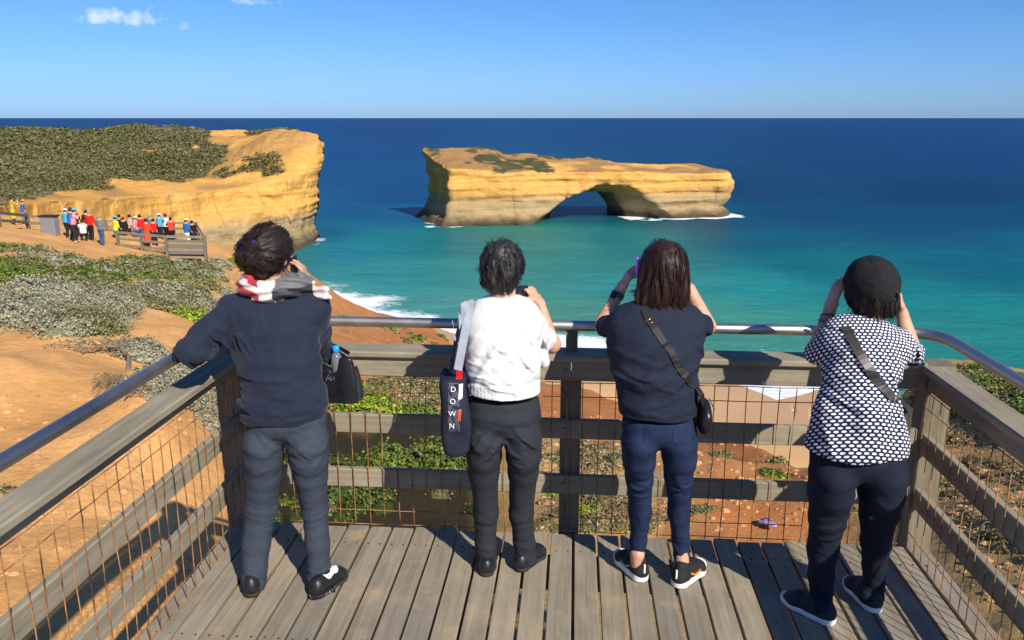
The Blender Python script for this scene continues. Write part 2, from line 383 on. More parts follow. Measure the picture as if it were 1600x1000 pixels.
# ---- rock arch in the bay: signed distance field, polygonised
def surface_nets(fn, lo, hi, h, pre=None):
    lo = np.array(lo, float); hi = np.array(hi, float); n = np.ceil((hi-lo)/h).astype(int)+1
    ax = [lo[i]+np.arange(n[i])*h for i in range(3)]
    st = 5; nc_ = (n-2)//st+2
    cg = np.stack(np.meshgrid(*[lo[i]+np.arange(nc_[i])*h*st for i in range(3)], indexing='ij'), -1)
    cv = fn(cg.reshape(-1, 3)).reshape(nc_)
    ii = [np.arange(n[i])/st for i in range(3)]; i0 = [np.minimum(a.astype(int), nc_[i]-2) for i, a in enumerate(ii)]; fr_ = [(ii[i]-i0[i]).astype(np.float32) for i in range(3)]
    v = np.zeros(n, dtype=np.float32)
    for a in (0, 1):
        for b in (0, 1):
            for c in (0, 1):
                wt = (fr_[0] if a else 1-fr_[0])[:, None, None]*(fr_[1] if b else 1-fr_[1])[None, :, None]*(fr_[2] if c else 1-fr_[2])[None, None, :]
                v += wt*cv[np.ix_(i0[0]+a, i0[1]+b, i0[2]+c)]
    near = np.argwhere(np.abs(v) < st*h*1.9+.004); P_ = lo+near*h
    for i in range(0, len(P_), 400000):
        q_ = near[i:i+400000]; v[q_[:, 0], q_[:, 1], q_[:, 2]] = fn(P_[i:i+400000])
    s = v < 0
    cnt = np.zeros(n-1, dtype=np.int8); acc = np.zeros((*(n-1), 3), dtype=np.float32); ne = np.zeros(n-1, dtype=np.int8)
    sl = lambda o: tuple(slice(o[i], n[i]-1+o[i]) for i in range(3))
    cs = {(a, b, c): (s[sl((a, b, c))], v[sl((a, b, c))]) for a in (0, 1) for b in (0, 1) for c in (0, 1)}
    allc = sum(x[0].astype(np.int8) for x in cs.values()); act = (allc > 0) & (allc < 8)
    for axis in range(3):
        for a in (0, 1):
            for b in (0, 1):
                o0 = [0, 0, 0]; oth = [i for i in range(3) if i != axis]; o0[oth[0]] = a; o0[oth[1]] = b
                o1 = list(o0); o1[axis] = 1
                s0, v0 = cs[tuple(o0)]; s1, v1 = cs[tuple(o1)]; m = (s0 != s1) & act
                t = v0[m]/(v0[m]-v1[m]); p = np.tile(np.array(o0, dtype=np.float32), (m.sum(), 1)); p[:, axis] = t
                acc[m] += p; ne[m] += 1
    idx = np.full(n-1, -1, dtype=np.int64); idx[act] = np.arange(act.sum())
    cells = np.argwhere(act); V = lo+(cells+acc[act]/ne[act][:, None])*h
    quads = []
    for axis in range(3):
        u, w_ = [(1, 2), (2, 0), (0, 1)][axis]
        a = [slice(None)]*3; a[axis] = slice(0, n[axis]-1); bb = list(a); bb[axis] = slice(1, n[axis])
        for k in (u, w_): a[k] = slice(1, n[k]-1); bb[k] = slice(1, n[k]-1)
        s0, s1 = s[tuple(a)], s[tuple(bb)]; m = s0 != s1; e = np.argwhere(m)
        if len(e) == 0: continue
        e[:, u] += 1; e[:, w_] += 1
        def cell(du, dw):
            q = e.copy(); q[:, u] -= du; q[:, w_] -= dw; return idx[q[:, 0], q[:, 1], q[:, 2]]
        qd = np.stack([cell(1, 1), cell(0, 1), cell(0, 0), cell(1, 0)], 1)
        fl = s1[m]; qd[fl] = qd[fl][:, ::-1]
        quads.append(qd)
    Fq = np.concatenate(quads); Fq = Fq[(Fq >= 0).all(1)]
    return V, Fq
def smin(a, b, k): h = np.clip(.5+.5*(b-a)/k, 0, 1); return b*(1-h)+a*h-k*h*(1-h)
def smax(a, b, k): return -smin(-a, -b, k)
A0 = atz(700, 353, SEA); B0 = atz(1150, 338, SEA)     # front waterline, left and right end
ex = (B0-A0)[:2]; LEN = np.hypot(*ex); ex = ex/LEN; ey = np.array([-ex[1], ex[0]])
def rock_local(P): q = P[:, :2]-A0[:2]; return q@ex, q@ey, P[:, 2]
def lx(px, py, off=0):   # along-rock coordinate of a column on the front plane pushed back by off
    r = rayv(px, py); o = A0[:2]+ey*off; n = ey; t = (o@n)/(r[:2]@n); p = O+r*t; return (p[:2]-A0[:2])@ex, p[2]
if 0:
    for p in ((704,262),(676,223),(850,238),(1130,262),(1100,280),(905,297),(862,333),(950,335)): print('ROCK', p, lx(*p), lx(*p, 35))
def rock_sdf(P):
    x, y, z = rock_local(P); W = np.stack([x, y, z], -1)
    nlow = fbm(W, .045, 1, 3); nmid = fbm(W*[1, 1, 2.2], .16, 5, 4); strat = vnoise(np.stack([x*.02, y*.02, z*.9], -1), 1, 8)+.6*vnoise(np.stack([x*.05, y*.05, z*2.3], -1), 1, 9)
    # depth profile: front face y0(z), back y1
    front = 0.5+np.where(z < -26, (z+26)*.16, (z+26)*.03)-nlow*1.8+1.0*np.sin(x*.13+1.5)*.8
    front = front-3.2*np.exp(-((z+37)/2.2)**2)-strat*.45-(z+26)*.05
    back = 36-x*.09+nlow*3
    topz = np.interp(x, [-12, 5, 30, 55, 80, 118, 130], [-11.8, -12.6, -14.8, -16.2, -16.6, -18.0, -20.5])+np.interp(y, [0, 34], [-4.2, 2.6])*np.interp(x, [0, 60, 120], [1.15, .6, .45])
    topz = topz+nlow*.7+nmid*.35+.6*np.exp(-((y-34)/3)**2)
    lf = 1.4+np.interp(z, [-38, -34, -24, -12], [-5.5, -1.0, .2, -1.5])-y*.10+nlow*1.0
    rt = LEN+np.interp(z, [-38, -36, -34, -31, -25, -18], [1, 1, -3.0, .5, 2.6, 0])-np.clip((y-12)/14, -1, 1)**2*7+nlow*1.5-strat*.5
    d = smax(front-y, y-back, 5); d = smax(d, lf-x, 2.0); d = smax(d, x-rt, 4.5); d = smax(d, z-topz, 1.6)
    # gallery through the rock: wide mouth in front, narrow exit behind
    cx = 58.5+y*.10; hw = np.interp(y, [-3, 3, 12, 22, 36], [32, 27, 18.5, 15, 14]); hc = np.interp(y, [-3, 2, 7, 14, 36], [-22.8, -24.0, -26.0, -27.6, -28.2])
    u = (x-cx-np.interp(y, [0, 12], [6, 0]))/hw
    pw_ = np.where(u > 0, np.interp(y, [4, 18], [2.2, 6.0]), np.interp(y, [4, 18], [1.9, 2.4]))
    roof = hc-(np.abs(u)**pw_)*(hc+40)*1.0+nlow*.8+nmid*.3
    tun = smax(z-roof, np.abs(u)*14-15.5, 2.0)
    d = smax(d, -tun, 1.2)
    led = np.tanh(6*vnoise(np.stack([x*.012, y*.012, z*.42], -1), 1, 31))*.30+np.tanh(9*vnoise(W*[.5, .5, .12], .35, 33))*.42
    d = d-nmid*.5*(1-.6*sstep(-3, 0, z-topz))-strat*.12-led*(1-sstep(-5, -1.5, z-topz))
    return d
ct = (A0[:2]+B0[:2])/2
cs_ = np.array([A0[:2]+ex*a+ey*b for a in (-16, LEN+12) for b in (-12, 50)])
V, Fq = surface_nets(rock_sdf, (*cs_.min(0), SEA-2), (*cs_.max(0), -4), .65)
lxv, lyv, lzv = rock_local(V)
def mk_rock(name, arch):
    b = NB(name); co = b.co(); sep = b.new('ShaderNodeSeparateXYZ'); tc = b.new('ShaderNodeTexCoord'); b.link(tc.outputs['Object'], sep.inputs[0]); z = sep.outputs['Z']
    st = b.noise(1.0, 6, .6, b.co((.03, .03, 1.3)), .15); n = b.noise(.18, 6, .65, co); fine = b.noise(1.6, 6, .7, co)
    gold = b.ramp(st, [(.25, (.76, .375, .080)), (.5, (.86, .445, .110)), (.75, (.92, .52, .160))])
    gold = b.mix(b.ramp(n, [(.48, 0), (.72, .35)]), gold, (.74, .50, .22))
    gold = b.mix(b.ramp(b.noise(1.0, 5, .6, b.co((.22, .22, .012))), [(.5, 0), (.72, .25)]), gold, (.52, .29, .10))
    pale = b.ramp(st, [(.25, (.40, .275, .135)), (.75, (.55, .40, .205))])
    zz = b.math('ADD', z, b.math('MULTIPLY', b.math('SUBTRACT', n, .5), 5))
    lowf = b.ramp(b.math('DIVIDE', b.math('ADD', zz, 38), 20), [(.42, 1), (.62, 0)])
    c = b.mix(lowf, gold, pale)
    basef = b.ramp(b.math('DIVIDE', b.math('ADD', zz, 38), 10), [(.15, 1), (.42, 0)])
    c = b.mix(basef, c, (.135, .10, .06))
    crack = b.ramp(b.noise(.6, 9, .75, b.co((1, 1, 3)), .8), [(.28, .5), (.38, 1)])
    c = b.mix(1, c, crack, 'MULTIPLY')
    vo = b.new('ShaderNodeTexVoronoi', feature='DISTANCE_TO_EDGE'); vo.inputs['Scale'].default_value = .22; wv = b.new('ShaderNodeVectorMath', operation='ADD'); nn_ = b.new('ShaderNodeTexNoise'); nn_.inputs['Scale'].default_value = .25; nn_.inputs['Detail'].default_value = 6; b.link(b.co((1, 1, 2.2)), wv.inputs[0]); sc_ = b.new('ShaderNodeVectorMath', operation='SCALE'); sc_.inputs['Scale'].default_value = 5.5; b.link(co, nn_.inputs['Vector']); b.link(nn_.outputs['Color'], sc_.inputs[0]); b.link(sc_.outputs[0], wv.inputs[1]); b.link(wv.outputs[0], vo.inputs['Vector'])
    ck = b.ramp(vo.outputs['Distance'], [(0, .68), (.03, 1)]); msk = b.ramp(b.noise(.07, 4, .6, co), [(.45, 0), (.6, 1)]); c = b.mix(msk, c, b.mix(1, c, ck, 'MULTIPLY'))
    veg = b.attr('veg').outputs['Fac']; soil = b.attr('soil').outputs['Fac']
    c = b.mix(soil, c, b.ramp(fine, [(.3, (.27, .14, .06)), (.7, (.50, .30, .13))]))
    vc = b.ramp(fine, [(.3, (.05, .06, .025)), (.55, (.105, .105, .045)), (.75, (.20, .175, .085))])
    c = b.mix(veg, c, vc)
    b.set(c, .95, .08)
    n1 = b.bump(st, .35, .8); n2 = b.bump(b.noise(.5, 9, .78, co), .7, 1.6, n1); b.bump(fine, .6, .5, n2)
    return b.m
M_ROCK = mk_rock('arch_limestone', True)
# normals for the top
def face_up(V, Fq):
    a, b_, c = V[Fq[:, 0]], V[Fq[:, 1]], V[Fq[:, 2]]; n = np.cross(b_-a, c-a); n /= np.linalg.norm(n, axis=1)[:, None]+1e-9
    up = np.zeros(len(V)); cnt = np.zeros(len(V))
    for k in range(4): np.add.at(up, Fq[:, k], n[:, 2]); np.add.at(cnt, Fq[:, k], 1)
    return up/np.maximum(cnt, 1)
up = face_up(V, Fq); wl = np.stack([lxv, lyv, lzv], -1)
top = sstep(.55, .8, up)*(lzv > -26)
rs = top*sstep(-.35, .15, fbm(wl, .05, 40, 4)+.35+(lyv-14)*.02)
rv = top*sstep(.0, .35, fbm(wl, .1, 50, 4)+.9-np.abs(lxv-24)/26+(lyv-12)*.03-.35)
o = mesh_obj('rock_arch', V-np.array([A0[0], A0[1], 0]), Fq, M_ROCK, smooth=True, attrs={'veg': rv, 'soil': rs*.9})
o.location = (A0[0], A0[1], 0)
prop(o, 'golden limestone sea stack with an arch through it, standing in the bay', 'rock arch')

# ---- headland: (column, base D, lip row, lip D, crest row, crest D)
HC = [(-700,150,330,152,215,420),(-300,150,328,152,209,410),(0,165,322,168,205,400),(70,185,317,188,203,395),(140,205,313,208,203,385),(200,222,309,226,201,375),(260,236,304,240,200,365),
      (320,246,300,252,201,352),(380,254,296,259,203,338),(420,258,290,262,204,328),(450,261,284,265,206,320),(475,264,280,267,207,308),(490,268,278,270,207,300),(498,274,272,276,208,292)]
HCa = np.array(HC, float); pxc = np.concatenate([np.linspace(-700, 0, 60, endpoint=False), np.linspace(0, 440, 300, endpoint=False), np.linspace(440, 498, 70)])
cols = [np.interp(pxc, HCa[:, 0], HCa[:, i]) for i in range(1, 6)]
nc = len(pxc); ncl, ntp, nbk = 46, 120, 10; HV = np.zeros((nc, ncl+ntp+nbk, 3)); VG = np.zeros((nc, ncl+ntp+nbk)); SO = np.zeros_like(VG)
for i in range(nc):
    bD, lr, lD, cr, cD = [c[i] for c in cols]; r0 = rayv(pxc[i], 300); hd = r0[:2]/np.hypot(*r0[:2])
    lip = atd(pxc[i], lr, lD); cre = atd(pxc[i], cr, cD)
    # right end narrows to a rounded prow
    e = np.clip((498-pxc[i])/58, 0, 1); rnd = math.sqrt(max(0, 1-(1-e)**2))
    tipD = 283.
    for k in range(ncl):
        t = k/(ncl-1); z = SEA-1.5+(lip[2]-SEA+1.5)*t
        prof = 2.5*(1-t)**3*6 - .3*math.sin(t*9) + 0
        D = tipD+((bD-prof*.8+(lD-bD)*t)-tipD)*max(rnd, .02)
        HV[i, k] = (hd[0]*D, hd[1]*D, z)
    for k in range(ntp):
        t = (k+1)/ntp; D0 = lD+(cD-lD)*t
        # lift towards the crest; steep upper tier at the prow
        pr = sstep(330, 450, pxc[i]); s = t**1.0
        row = lr+(cr-lr)*((1-pr)*(1-(1-t)**1.25)+pr*sstep(0, .55, t*.9+.1*(t > 0)))
        p = atd(pxc[i], row, D0); D = tipD+(D0-tipD)*max(rnd, .02)
        HV[i, ncl+k] = (hd[0]*D, hd[1]*D, p[2])
        VG[i, ncl+k] = t
    for k in range(nbk):
        t = (k+1)/nbk; D = tipD+(cD+12*t**2-tipD)*max(rnd, .02); HV[i, ncl+ntp+k] = (hd[0]*D, hd[1]*D, cre[2]+(SEA-2-cre[2])*t)
fl = HV.reshape(-1, 3); PX = np.repeat(pxc, HV.shape[1]); TT = VG.ravel(); zc = fl[:, 2].copy()
oncl = np.tile(np.arange(HV.shape[1]) < ncl, nc)
hdn = fl[:, :2]/np.linalg.norm(fl[:, :2], axis=1)[:, None]
strat = vnoise(np.stack([fl[:, 0]*.015, fl[:, 1]*.015, fl[:, 2]*.8], -1), 1, 3)+.6*vnoise(np.stack([fl[:, 0]*.04, fl[:, 1]*.04, fl[:, 2]*2.1], -1), 1, 4)
disp = fbm(fl, .035, 11, 3)*2.8*sstep(0, .5, TT+oncl)+fbm(fl*[1, 1, 1.6], .15, 12, 4)*1.3+strat*.25+np.tanh(5*vnoise(fl*[.02, .02, .3], 1, 41))*.3+np.tanh(7*vnoise(fl*[.25, .25, .04], 1, 43))*.6
ends = sstep(498, 492, PX)
fl[:, :2] += hdn*(np.where(oncl, disp, disp*.25)*(.35+.65*ends))[:, None]
# sideways roughness for the prow outline
side = np.stack([hdn[:, 1], -hdn[:, 0]], 1); sd_ = (fbm(np.stack([zc*0, zc*.0, zc], -1), .16, 21, 4)*1.5+vnoise(np.stack([zc*0, zc*0, zc*1.0], -1), 1, 22)*.4+1.4*sstep(-30, -8, zc)-.4)*sstep(430, 495, PX)
fl[:, :2] += side*sd_[:, None]
fl[:, 2] += np.where(oncl, 0, fbm(fl, .05, 14, 4)*1.2+fbm(fl, .4, 15, 3)*.35)*np.clip(TT*6, 0, 1)
nse = fbm(fl, .03, 60, 4)
vegf = (1-sstep(285, 345, PX+nse*45-TT*30))*sstep(.0, .12, TT-.07-.0003*np.clip(PX, 0, 400)+nse*.12+.12*(PX < 70))
vegf = np.maximum(vegf, sstep(.75, .95, TT+nse*.15)*sstep(400, 380, np.abs(PX-430)+360))
vegf[oncl] = 0
patch = sstep(.1, .45, fbm(fl, .09, 61, 4)+.15)*(TT > .05)*sstep(300, 360, PX)*(1-sstep(430, 470, PX))*.7
vegm = np.clip(np.maximum(vegf*sstep(-1.15, -.65, fbm(fl, .12, 62, 4)), patch*.62*(TT < .42)), 0, 1)
soil = np.clip((TT > .02)*sstep(-.1, .5, fbm(fl, .06, 63, 4)+.1*(PX > 300))*.55*(TT < .8), 0, 1)
M_HEAD = mk_rock('headland_sandstone', False)
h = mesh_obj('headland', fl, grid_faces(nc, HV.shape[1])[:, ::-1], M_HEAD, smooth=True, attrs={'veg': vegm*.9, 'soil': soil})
prop(h, 'long golden headland with scrub on its back', kind='structure')
HEADV, HEADM = fl, vegm

# ---- sea
def srgb(c): c = np.asarray(c, float)/255; return np.where(c <= .04045, c/12.92, ((c+.055)/1.055)**2.4)
SC = [(-200,200,18,62,118),(300,200,18,62,118),(600,195,20,64,122),(1000,195,18,66,124),(1500,195,16,66,126),(1600,190,20,70,130),
      (550,240,14,74,134),(620,300,14,76,136),(560,330,16,90,140),(640,340,18,100,146),(520,360,20,104,140),(540,390,36,140,156),(600,380,34,138,152),(700,380,38,138,146),
      (600,430,60,158,162),(720,430,62,156,156),(560,460,80,168,170),(700,480,92,172,168),(850,370,52,142,132),(900,400,56,150,142),(1000,380,34,134,138),
      (900,320,14,62,98),(1000,450,60,156,156),(900,500,92,166,152),(880,545,120,180,160),(1180,300,6,62,104),(1300,240,8,62,116),(1500,240,8,62,120),(1450,300,2,56,100),(1250,330,4,74,116),
      (1200,380,8,98,124),(1150,340,10,86,118),(1450,350,2,80,120),(1600,330,2,74,120),(1550,420,4,108,132),(1300,420,12,122,134),(1200,450,40,152,156),
      (1500,480,30,144,148),(1100,500,78,164,152),(1250,540,86,166,150),(1200,600,110,176,160),(1600,540,42,148,146),(1480,530,50,150,146),(1800,400,10,122,148),(2200,300,12,90,140),(2000,600,50,150,148)]
thS = np.concatenate([np.linspace(R(-80), R(-40), 20, endpoint=False), np.linspace(R(-40), R(42), 420, endpoint=False), np.linspace(R(42), R(100), 30)])
rS = np.concatenate([np.exp(np.linspace(math.log(55), math.log(420), 360, endpoint=False)), np.exp(np.linspace(math.log(420), math.log(120000), 160))])
TS, RS = np.meshgrid(thS, rS, indexing='ij'); SX, SY = np.sin(TS)*RS, np.cos(TS)*RS
sv = np.stack([SX.ravel(), SY.ravel(), np.full(SX.size, SEA)], 1)
cp = np.array([atz(c[0], max(c[1], 188), SEA)[:2] for c in SC]); cc = np.array([srgb(c[2:]) for c in SC])
cq = np.stack([np.arctan2(cp[:, 0], cp[:, 1])*4, 40/np.hypot(cp[:, 0], cp[:, 1])*14], 1)
sq = np.stack([TS.ravel()*4, 40/RS.ravel()*14], 1)
nz = fbm(np.stack([sv[:, 0]*.6, sv[:, 1], sv[:, 2]*0], -1), .012, 5, 4)
sq[:, 0] += nz*.10*np.clip(RS.ravel()/250, 0, 1); sq[:, 1] += nz*.08*np.clip(RS.ravel()/250, 0, 1)
num = np.zeros((len(sq), 3)); den = np.zeros(len(sq))
for q, c in zip(cq, cc):
    ww = 1/(((sq-q)**2).sum(1)+.01)**1.8; num += ww[:, None]*c; den += ww
scol = num/den[:, None]*np.array([.62, .70, .64])
sd = poly_dist(sv[:, :2], SHORE)
shore_n = fbm(sv*[1, 1, 0], .05, 71, 4)
foam = sstep(13, 1, sd+shore_n*8)*(sd > -30)
# lines of surf running parallel to the shore
foam = np.maximum(foam, .52*np.exp(-((sd-15-shore_n*7)/3.0)**2)*sstep(.0, .5, fbm(sv*[1, 1, 0], .03, 72, 3)))
rx, ry, rz = rock_local(sv)
dxr = np.maximum(np.maximum(-6-rx, rx-(LEN+1)), 0); dyr = np.maximum(np.maximum(-3-ry, ry-36), 0); drk = np.hypot(dxr, dyr)
foam = np.maximum(foam, sstep(2.6, .4, drk+fbm(sv*[1, 1, 0], .12, 73, 3)*3)*.95*((rx < 6) | (rx > 74))*(ry < 12))
htip = atz(494, 376, SEA)
foam = np.maximum(foam, sstep(9, 2, np.hypot(sv[:, 0]-htip[0], sv[:, 1]-htip[1])+fbm(sv*[1, 1, 0], .15, 74, 3)*5)*.6)
def mk_sea():
    b = NB('sea_water'); co = b.co((1, 1, 1)); c = b.attr('water').outputs['Color']
    var = b.ramp(b.noise(.02, 6, .6, b.co((.5, 1.8, 1))), [(.3, (.78, .84, .88)), (.7, (1.2, 1.14, 1.1))])
    c = b.mix(.8, c, var, 'MULTIPLY')
    rip = b.ramp(b.noise(.22, 7, .78, b.co((.42, 1.8, 1)), .6), [(.32, (.66, .74, .80)), (.68, (1.36, 1.26, 1.18))]); c = b.mix(.8, c, rip, 'MULTIPLY')
    fo = b.attr('foam').outputs['Fac']; fn = b.noise(.45, 8, .75, b.co((1, 1.6, 1)), 1.2)
    fm = b.ramp(b.math('ADD', b.math('MULTIPLY', fo, .95), b.math('MULTIPLY', b.math('SUBTRACT', fn, .5), 1.5)), [(.40, 0), (.78, 1)])
    c = b.mix(fm, c, (.86, .88, .88))
    b.set(c, b.ramp(fm, [(0, .42), (1, .9)]), .12)
    b.b.inputs['IOR'].default_value = 1.33
    n1 = b.bump(b.noise(.07, 8, .72, b.co((.7, 1.8, 1)), .6), .55, 2.2); b.bump(b.noise(.6, 5, .65, b.co((.7, 1.5, 1))), .6, .4, n1)
    return b.m
keep = np.ones(len(sv), bool)
o = mesh_obj('sea', sv, grid_faces(len(thS), len(rS))[:, ::-1], mk_sea(), smooth=True, attrs={'water': scol, 'foam': foam})
prop(o, 'turquoise bay deepening to blue open sea', kind='structure')
# ================================================================ DECK AND RAILINGS
M_DECK = wood('weathered_decking', 1, (.205, .180, .138), (.355, .315, .245), sand=(.52, .33, .17))
M_RAILX = wood('weathered_rail_across', 0, (.19, .17, .125), (.37, .335, .255))
M_RAILY = wood('weathered_rail_along', 1, (.19, .17, .125), (.37, .335, .255))
M_POST = wood('weathered_post', 2, (.115, .10, .07), (.255, .225, .165))
bd = NB('brushed_steel')
g1 = bd.noise(1.0, 4, .6, bd.co((2, 2, 2))); bd.set(bd.ramp(g1, [(.3, (.36, .34, .32)), (.7, (.52, .49, .46))]), bd.ramp(g1, [(.3, .40), (.7, .55)]), .5, 1.0)
bd.bump(bd.noise(240, 2, .5, bd.co()), .05, .0006); M_STEEL = bd.m
bd = NB('rusty_wire'); f = bd.noise(9, 5, .65, bd.co())
bd.set(bd.ramp(f, [(.36, (.05, .035, .03)), (.52, (.40, .18, .07)), (.68, (.60, .32, .14))]), .75, .3, .25); M_WIRE = bd.m
M_BOLT = plain('galvanised_bolt', (.20, .19, .17), .5, .4, .2, 60, metal=.6)
XL, XR, YF = -1.66, 1.66, 3.60
deck = MB(); x = XL+.10; rnd = random.Random(3)
deck.box((XL-.03, -2.2, -.035), (XL+.095, YF+.03, .002), .001)
pitch = .1135
while x < XR+.02:
    wd_ = pitch-.0125+rnd.uniform(-.0015, .0015); z1 = rnd.uniform(-.0015, .0015)
    deck.bar((x+wd_/2, -2.2, -.017+z1), (x+wd_/2+rnd.uniform(-.002, .002), YF+.015+rnd.uniform(-.012, .012), -.017+z1), wd_, .034, bev=.003)
    x += pitch
dk = deck.build('viewing_deck', M_DECK); prop(dk, 'grey plank deck of the lookout', kind='structure')
und = MB()
for yy in (-2.1, -1.3, -.5, .3, 1.1, 1.9, 2.7, 3.45): und.bar((XL, yy, -.115), (XR, yy, -.115), .05, .16)
for xx in (XL+.02, XR-.02): und.bar((xx, -2.2, -.14), (xx, YF-.03, -.14), .045, .205)
for xx in (XL+.1, 0, XR-.1):
    for yy in (-1.8, .6, 3.2): und.bar((xx, yy, -.24), (xx, yy, -3.2), .11, .11, up=(0, 1, 0))
und.build('deck_frame', M_POST, dk)
sc = MB(); xs_ = [XL+.05]+[XL+.10+pitch*(k+.5) for k in range(29)]
for yy in (.3, 1.1, 1.9, 2.7, 3.45):
    for xc in xs_:
        for dx in (-.028, .028): sc.tube([(xc+dx+rnd.uniform(-.003, .003), yy+rnd.uniform(-.008, .008), -.004), (xc+dx, yy, .0035)], .0042, 6)
scr = sc.build('screws', plain('rusty_screw', (.06, .04, .03), .7, .3), dk); scr['kind'] = 'stuff'
def wire_panel(origin, along, length, parent, z0=.0, z1=.80, step=.0755, seed=0, off=.0):
    """welded mesh: wavy rusty uprights with a few level wires"""
    r = random.Random(seed); m = MB(); o = np.array(origin, float); a = np.array(along, float); nrm = np.array([-a[1], a[0], 0.])
    n = int(length/step)
    for i in range(n+1):
        s = i*step+r.uniform(-.004, .004); bend = r.uniform(-.004, .004); kick = r.choice((0, 0, 0, 1))*r.uniform(-.016, .016)
        P = []
        for k in range(9):
            t = k/8; z = z0+(z1-z0)*t
            P.append(o+a*(s+bend*math.sin(t*5)+kick*math.sin(t*math.pi)**3+r.uniform(-.0012, .0012))+nrm*r.uniform(-.0015, .0015)+np.array([0, 0, z]))
        m.tube(P, .0024, 5)
    for z in (z0+.008, z0+.085, z1-.075, z1-.004):
        K = max(4, int(length/.15)); P = [o+a*(length*k/K)+nrm*(.005+r.uniform(-.001, .001))+np.array([0, 0, z+r.uniform(-.0025, .0025)]) for k in range(K+1)]
        m.tube(P, .0023, 5)
    return m.build('wire_mesh', M_WIRE, parent, smooth=True)
def post(x, y, parent, top=.80, w_=.10, d_=.10):
    m = MB(); m.bar((x, y, -1.3), (x, y, top), w_, d_, up=(0, 1, 0), bev=.006); return m.build('post', M_POST, parent)
# front railing
fr = empty('railing', (0, YF+.06, 0), 'weathered timber railing across the front of the deck, filled with rusty wire mesh', 'railing')
yb = YF+.075
for xx in (0.0,): post(xx, YF+.12, fr, .80)
m = MB(); m.bar((XL+.05, YF+.085, .905), (XR-.05, YF+.085, .905), .155, .032, bev=.007); m.build('cap_rail', M_RAILX, fr)
for z0, z1, nm in ((.79, .887, 'top_rail'), (.495, .592, 'middle_rail'), (.205, .302, 'lower_rail')):
    for xa, xb in ((XL+.05, -.0015), (.0015, XR-.05)):
        m = MB(); m.bar((xa, YF+.052, (z0+z1)/2), (xb, YF+.052, (z0+z1)/2), .034, z1-z0, bev=.004); m.build(nm, M_RAILX, fr)
wire_panel((XL+.06, YF+.022, 0), (1, 0, 0), XR-XL-.14, fr, seed=1, z1=.79)
m = MB(); m.bar((0, YF+.09, .92), (0, YF+.09, 1.022), .056, .012, up=(0, 1, 0)); m.build('handrail_bracket', M_POST, fr)
for z in (.838, .543, .252):
    m = MB(); m.tube([(-.028, YF+.036, z), (-.028, YF+.026, z)], [.013, .011], 12); m.build('bolt', M_BOLT, fr)
def side(sx, seed, lab):
    xx = sx*(XR-.005); s = empty('railing', (xx, 1.5, 0), lab, 'railing')
    y1 = YF+.03; y0 = -1.9
    post(xx+sx*.035, YF+.10, s, .90, .12, .12)
    for yy in (1.15, -.55): post(xx+sx*.06, yy, s, .80)
    m = MB(); m.bar((xx+sx*-.01, y0, .895-.02*(sx < 0)), (xx+sx*-.01, YF+.005, .895-.02*(sx < 0)), .125, .034, bev=.006); m.build('cap_rail', M_RAILY, s)
    for z0, z1, nm in ((.785, .874, 'top_rail'), (.475, .575, 'middle_rail'), (.20, .30, 'lower_rail')):
        if sx < 0 and nm == 'top_rail': z0 = .80
        m = MB(); m.bar((xx+sx*-.006, y0, (z0+z1)/2), (xx+sx*-.006, YF+.035, (z0+z1)/2), .034, z1-z0, bev=.004); m.build(nm, M_RAILY, s)
    wire_panel((xx-sx*.034, y0, 0), (0, 1, 0), YF+.02-y0, s, seed=seed, z1=.79 if sx > 0 else .80)
    return s
rl = side(-1, 5, 'timber railing along the left side of the deck, lit wires in front of orange sand')
rr_ = side(1, 6, 'timber railing running along the right side of the deck, its boards in shadow')
# steel handrail: one pipe round three sides
rad = .16; hz = 1.048; P = []
xl, xr, yf = XL+.045, XR+.005, YF+.085
for y in np.linspace(-1.9, yf-rad, 12): P.append((xl, y, hz))
for a in np.linspace(180, 90, 10)[1:-1]: P.append((xl+rad*.55+rad*.55*math.cos(R(a)), yf-rad+rad*math.sin(R(a)), hz))
for x in np.linspace(xl+rad*.55, xr-rad, 14): P.append((x, yf, hz))
for a in np.linspace(90, 0, 10)[1:-1]: P.append((xr-rad+rad*math.cos(R(a)), yf-rad+rad*math.sin(R(a)), hz))
for y in np.linspace(yf-rad, -1.9, 12): P.append((xr, y, hz))
m = MB(); m.tube(P, .0245, 20)
hr = m.build('handrail', M_STEEL, smooth=True); prop(hr, 'brushed steel pipe handrail bent round three sides of the deck', 'handrail')
for xx in (xl, xr):
    for yy in (1.15, -.55):
        m = MB(); m.bar((xx, yy, .91), (xx, yy, 1.026), .012, .056, up=(0, 1, 0)); m.build('handrail_bracket', M_POST, rl if xx < 0 else rr_)
# lilac flip-flop lost on the slope below the deck
fpos = atz(1198, 826, 0); fd = 7.0
for _ in range(40):
    p = atd(1198, 827, fd); gz = float(ground_z(p[0], p[1])); fd += (.06 if p[2] > gz else -.06)
p = atd(1198, 827, fd); gz = float(ground_z(p[0], p[1]))
ff = empty('flip_flop', (p[0], p[1], gz+.03), 'lilac flip-flop lying lost on the gravel below the deck', 'flip-flop')
m = MB(); n = 26; prof = []
for i in range(n):
    a = 2*math.pi*i/n; yy = math.cos(a)*.15; xx = math.sin(a)*(.052 if yy < 0 else .062)*(1-.12*(yy/.15)); prof.append((xx, yy))
rotf = Matrix.Rotation(R(28), 3, 'Z') @ Matrix.Rotation(R(-14), 3, 'X')
V = [tuple(Vector((p[0], p[1], gz+.05))+rotf @ Vector((a, b, z))) for z in (0, .018) for a, b in prof]
m.add(V, [tuple(range(n-1, -1, -1)), tuple(range(n, 2*n))]+[(i, (i+1) % n, n+(i+1) % n, n+i) for i in range(n)])
m.build('sole', plain('lilac_foam', (.50, .36, .66), .6), ff)
m = MB(); c0 = Vector((p[0], p[1], gz+.05))
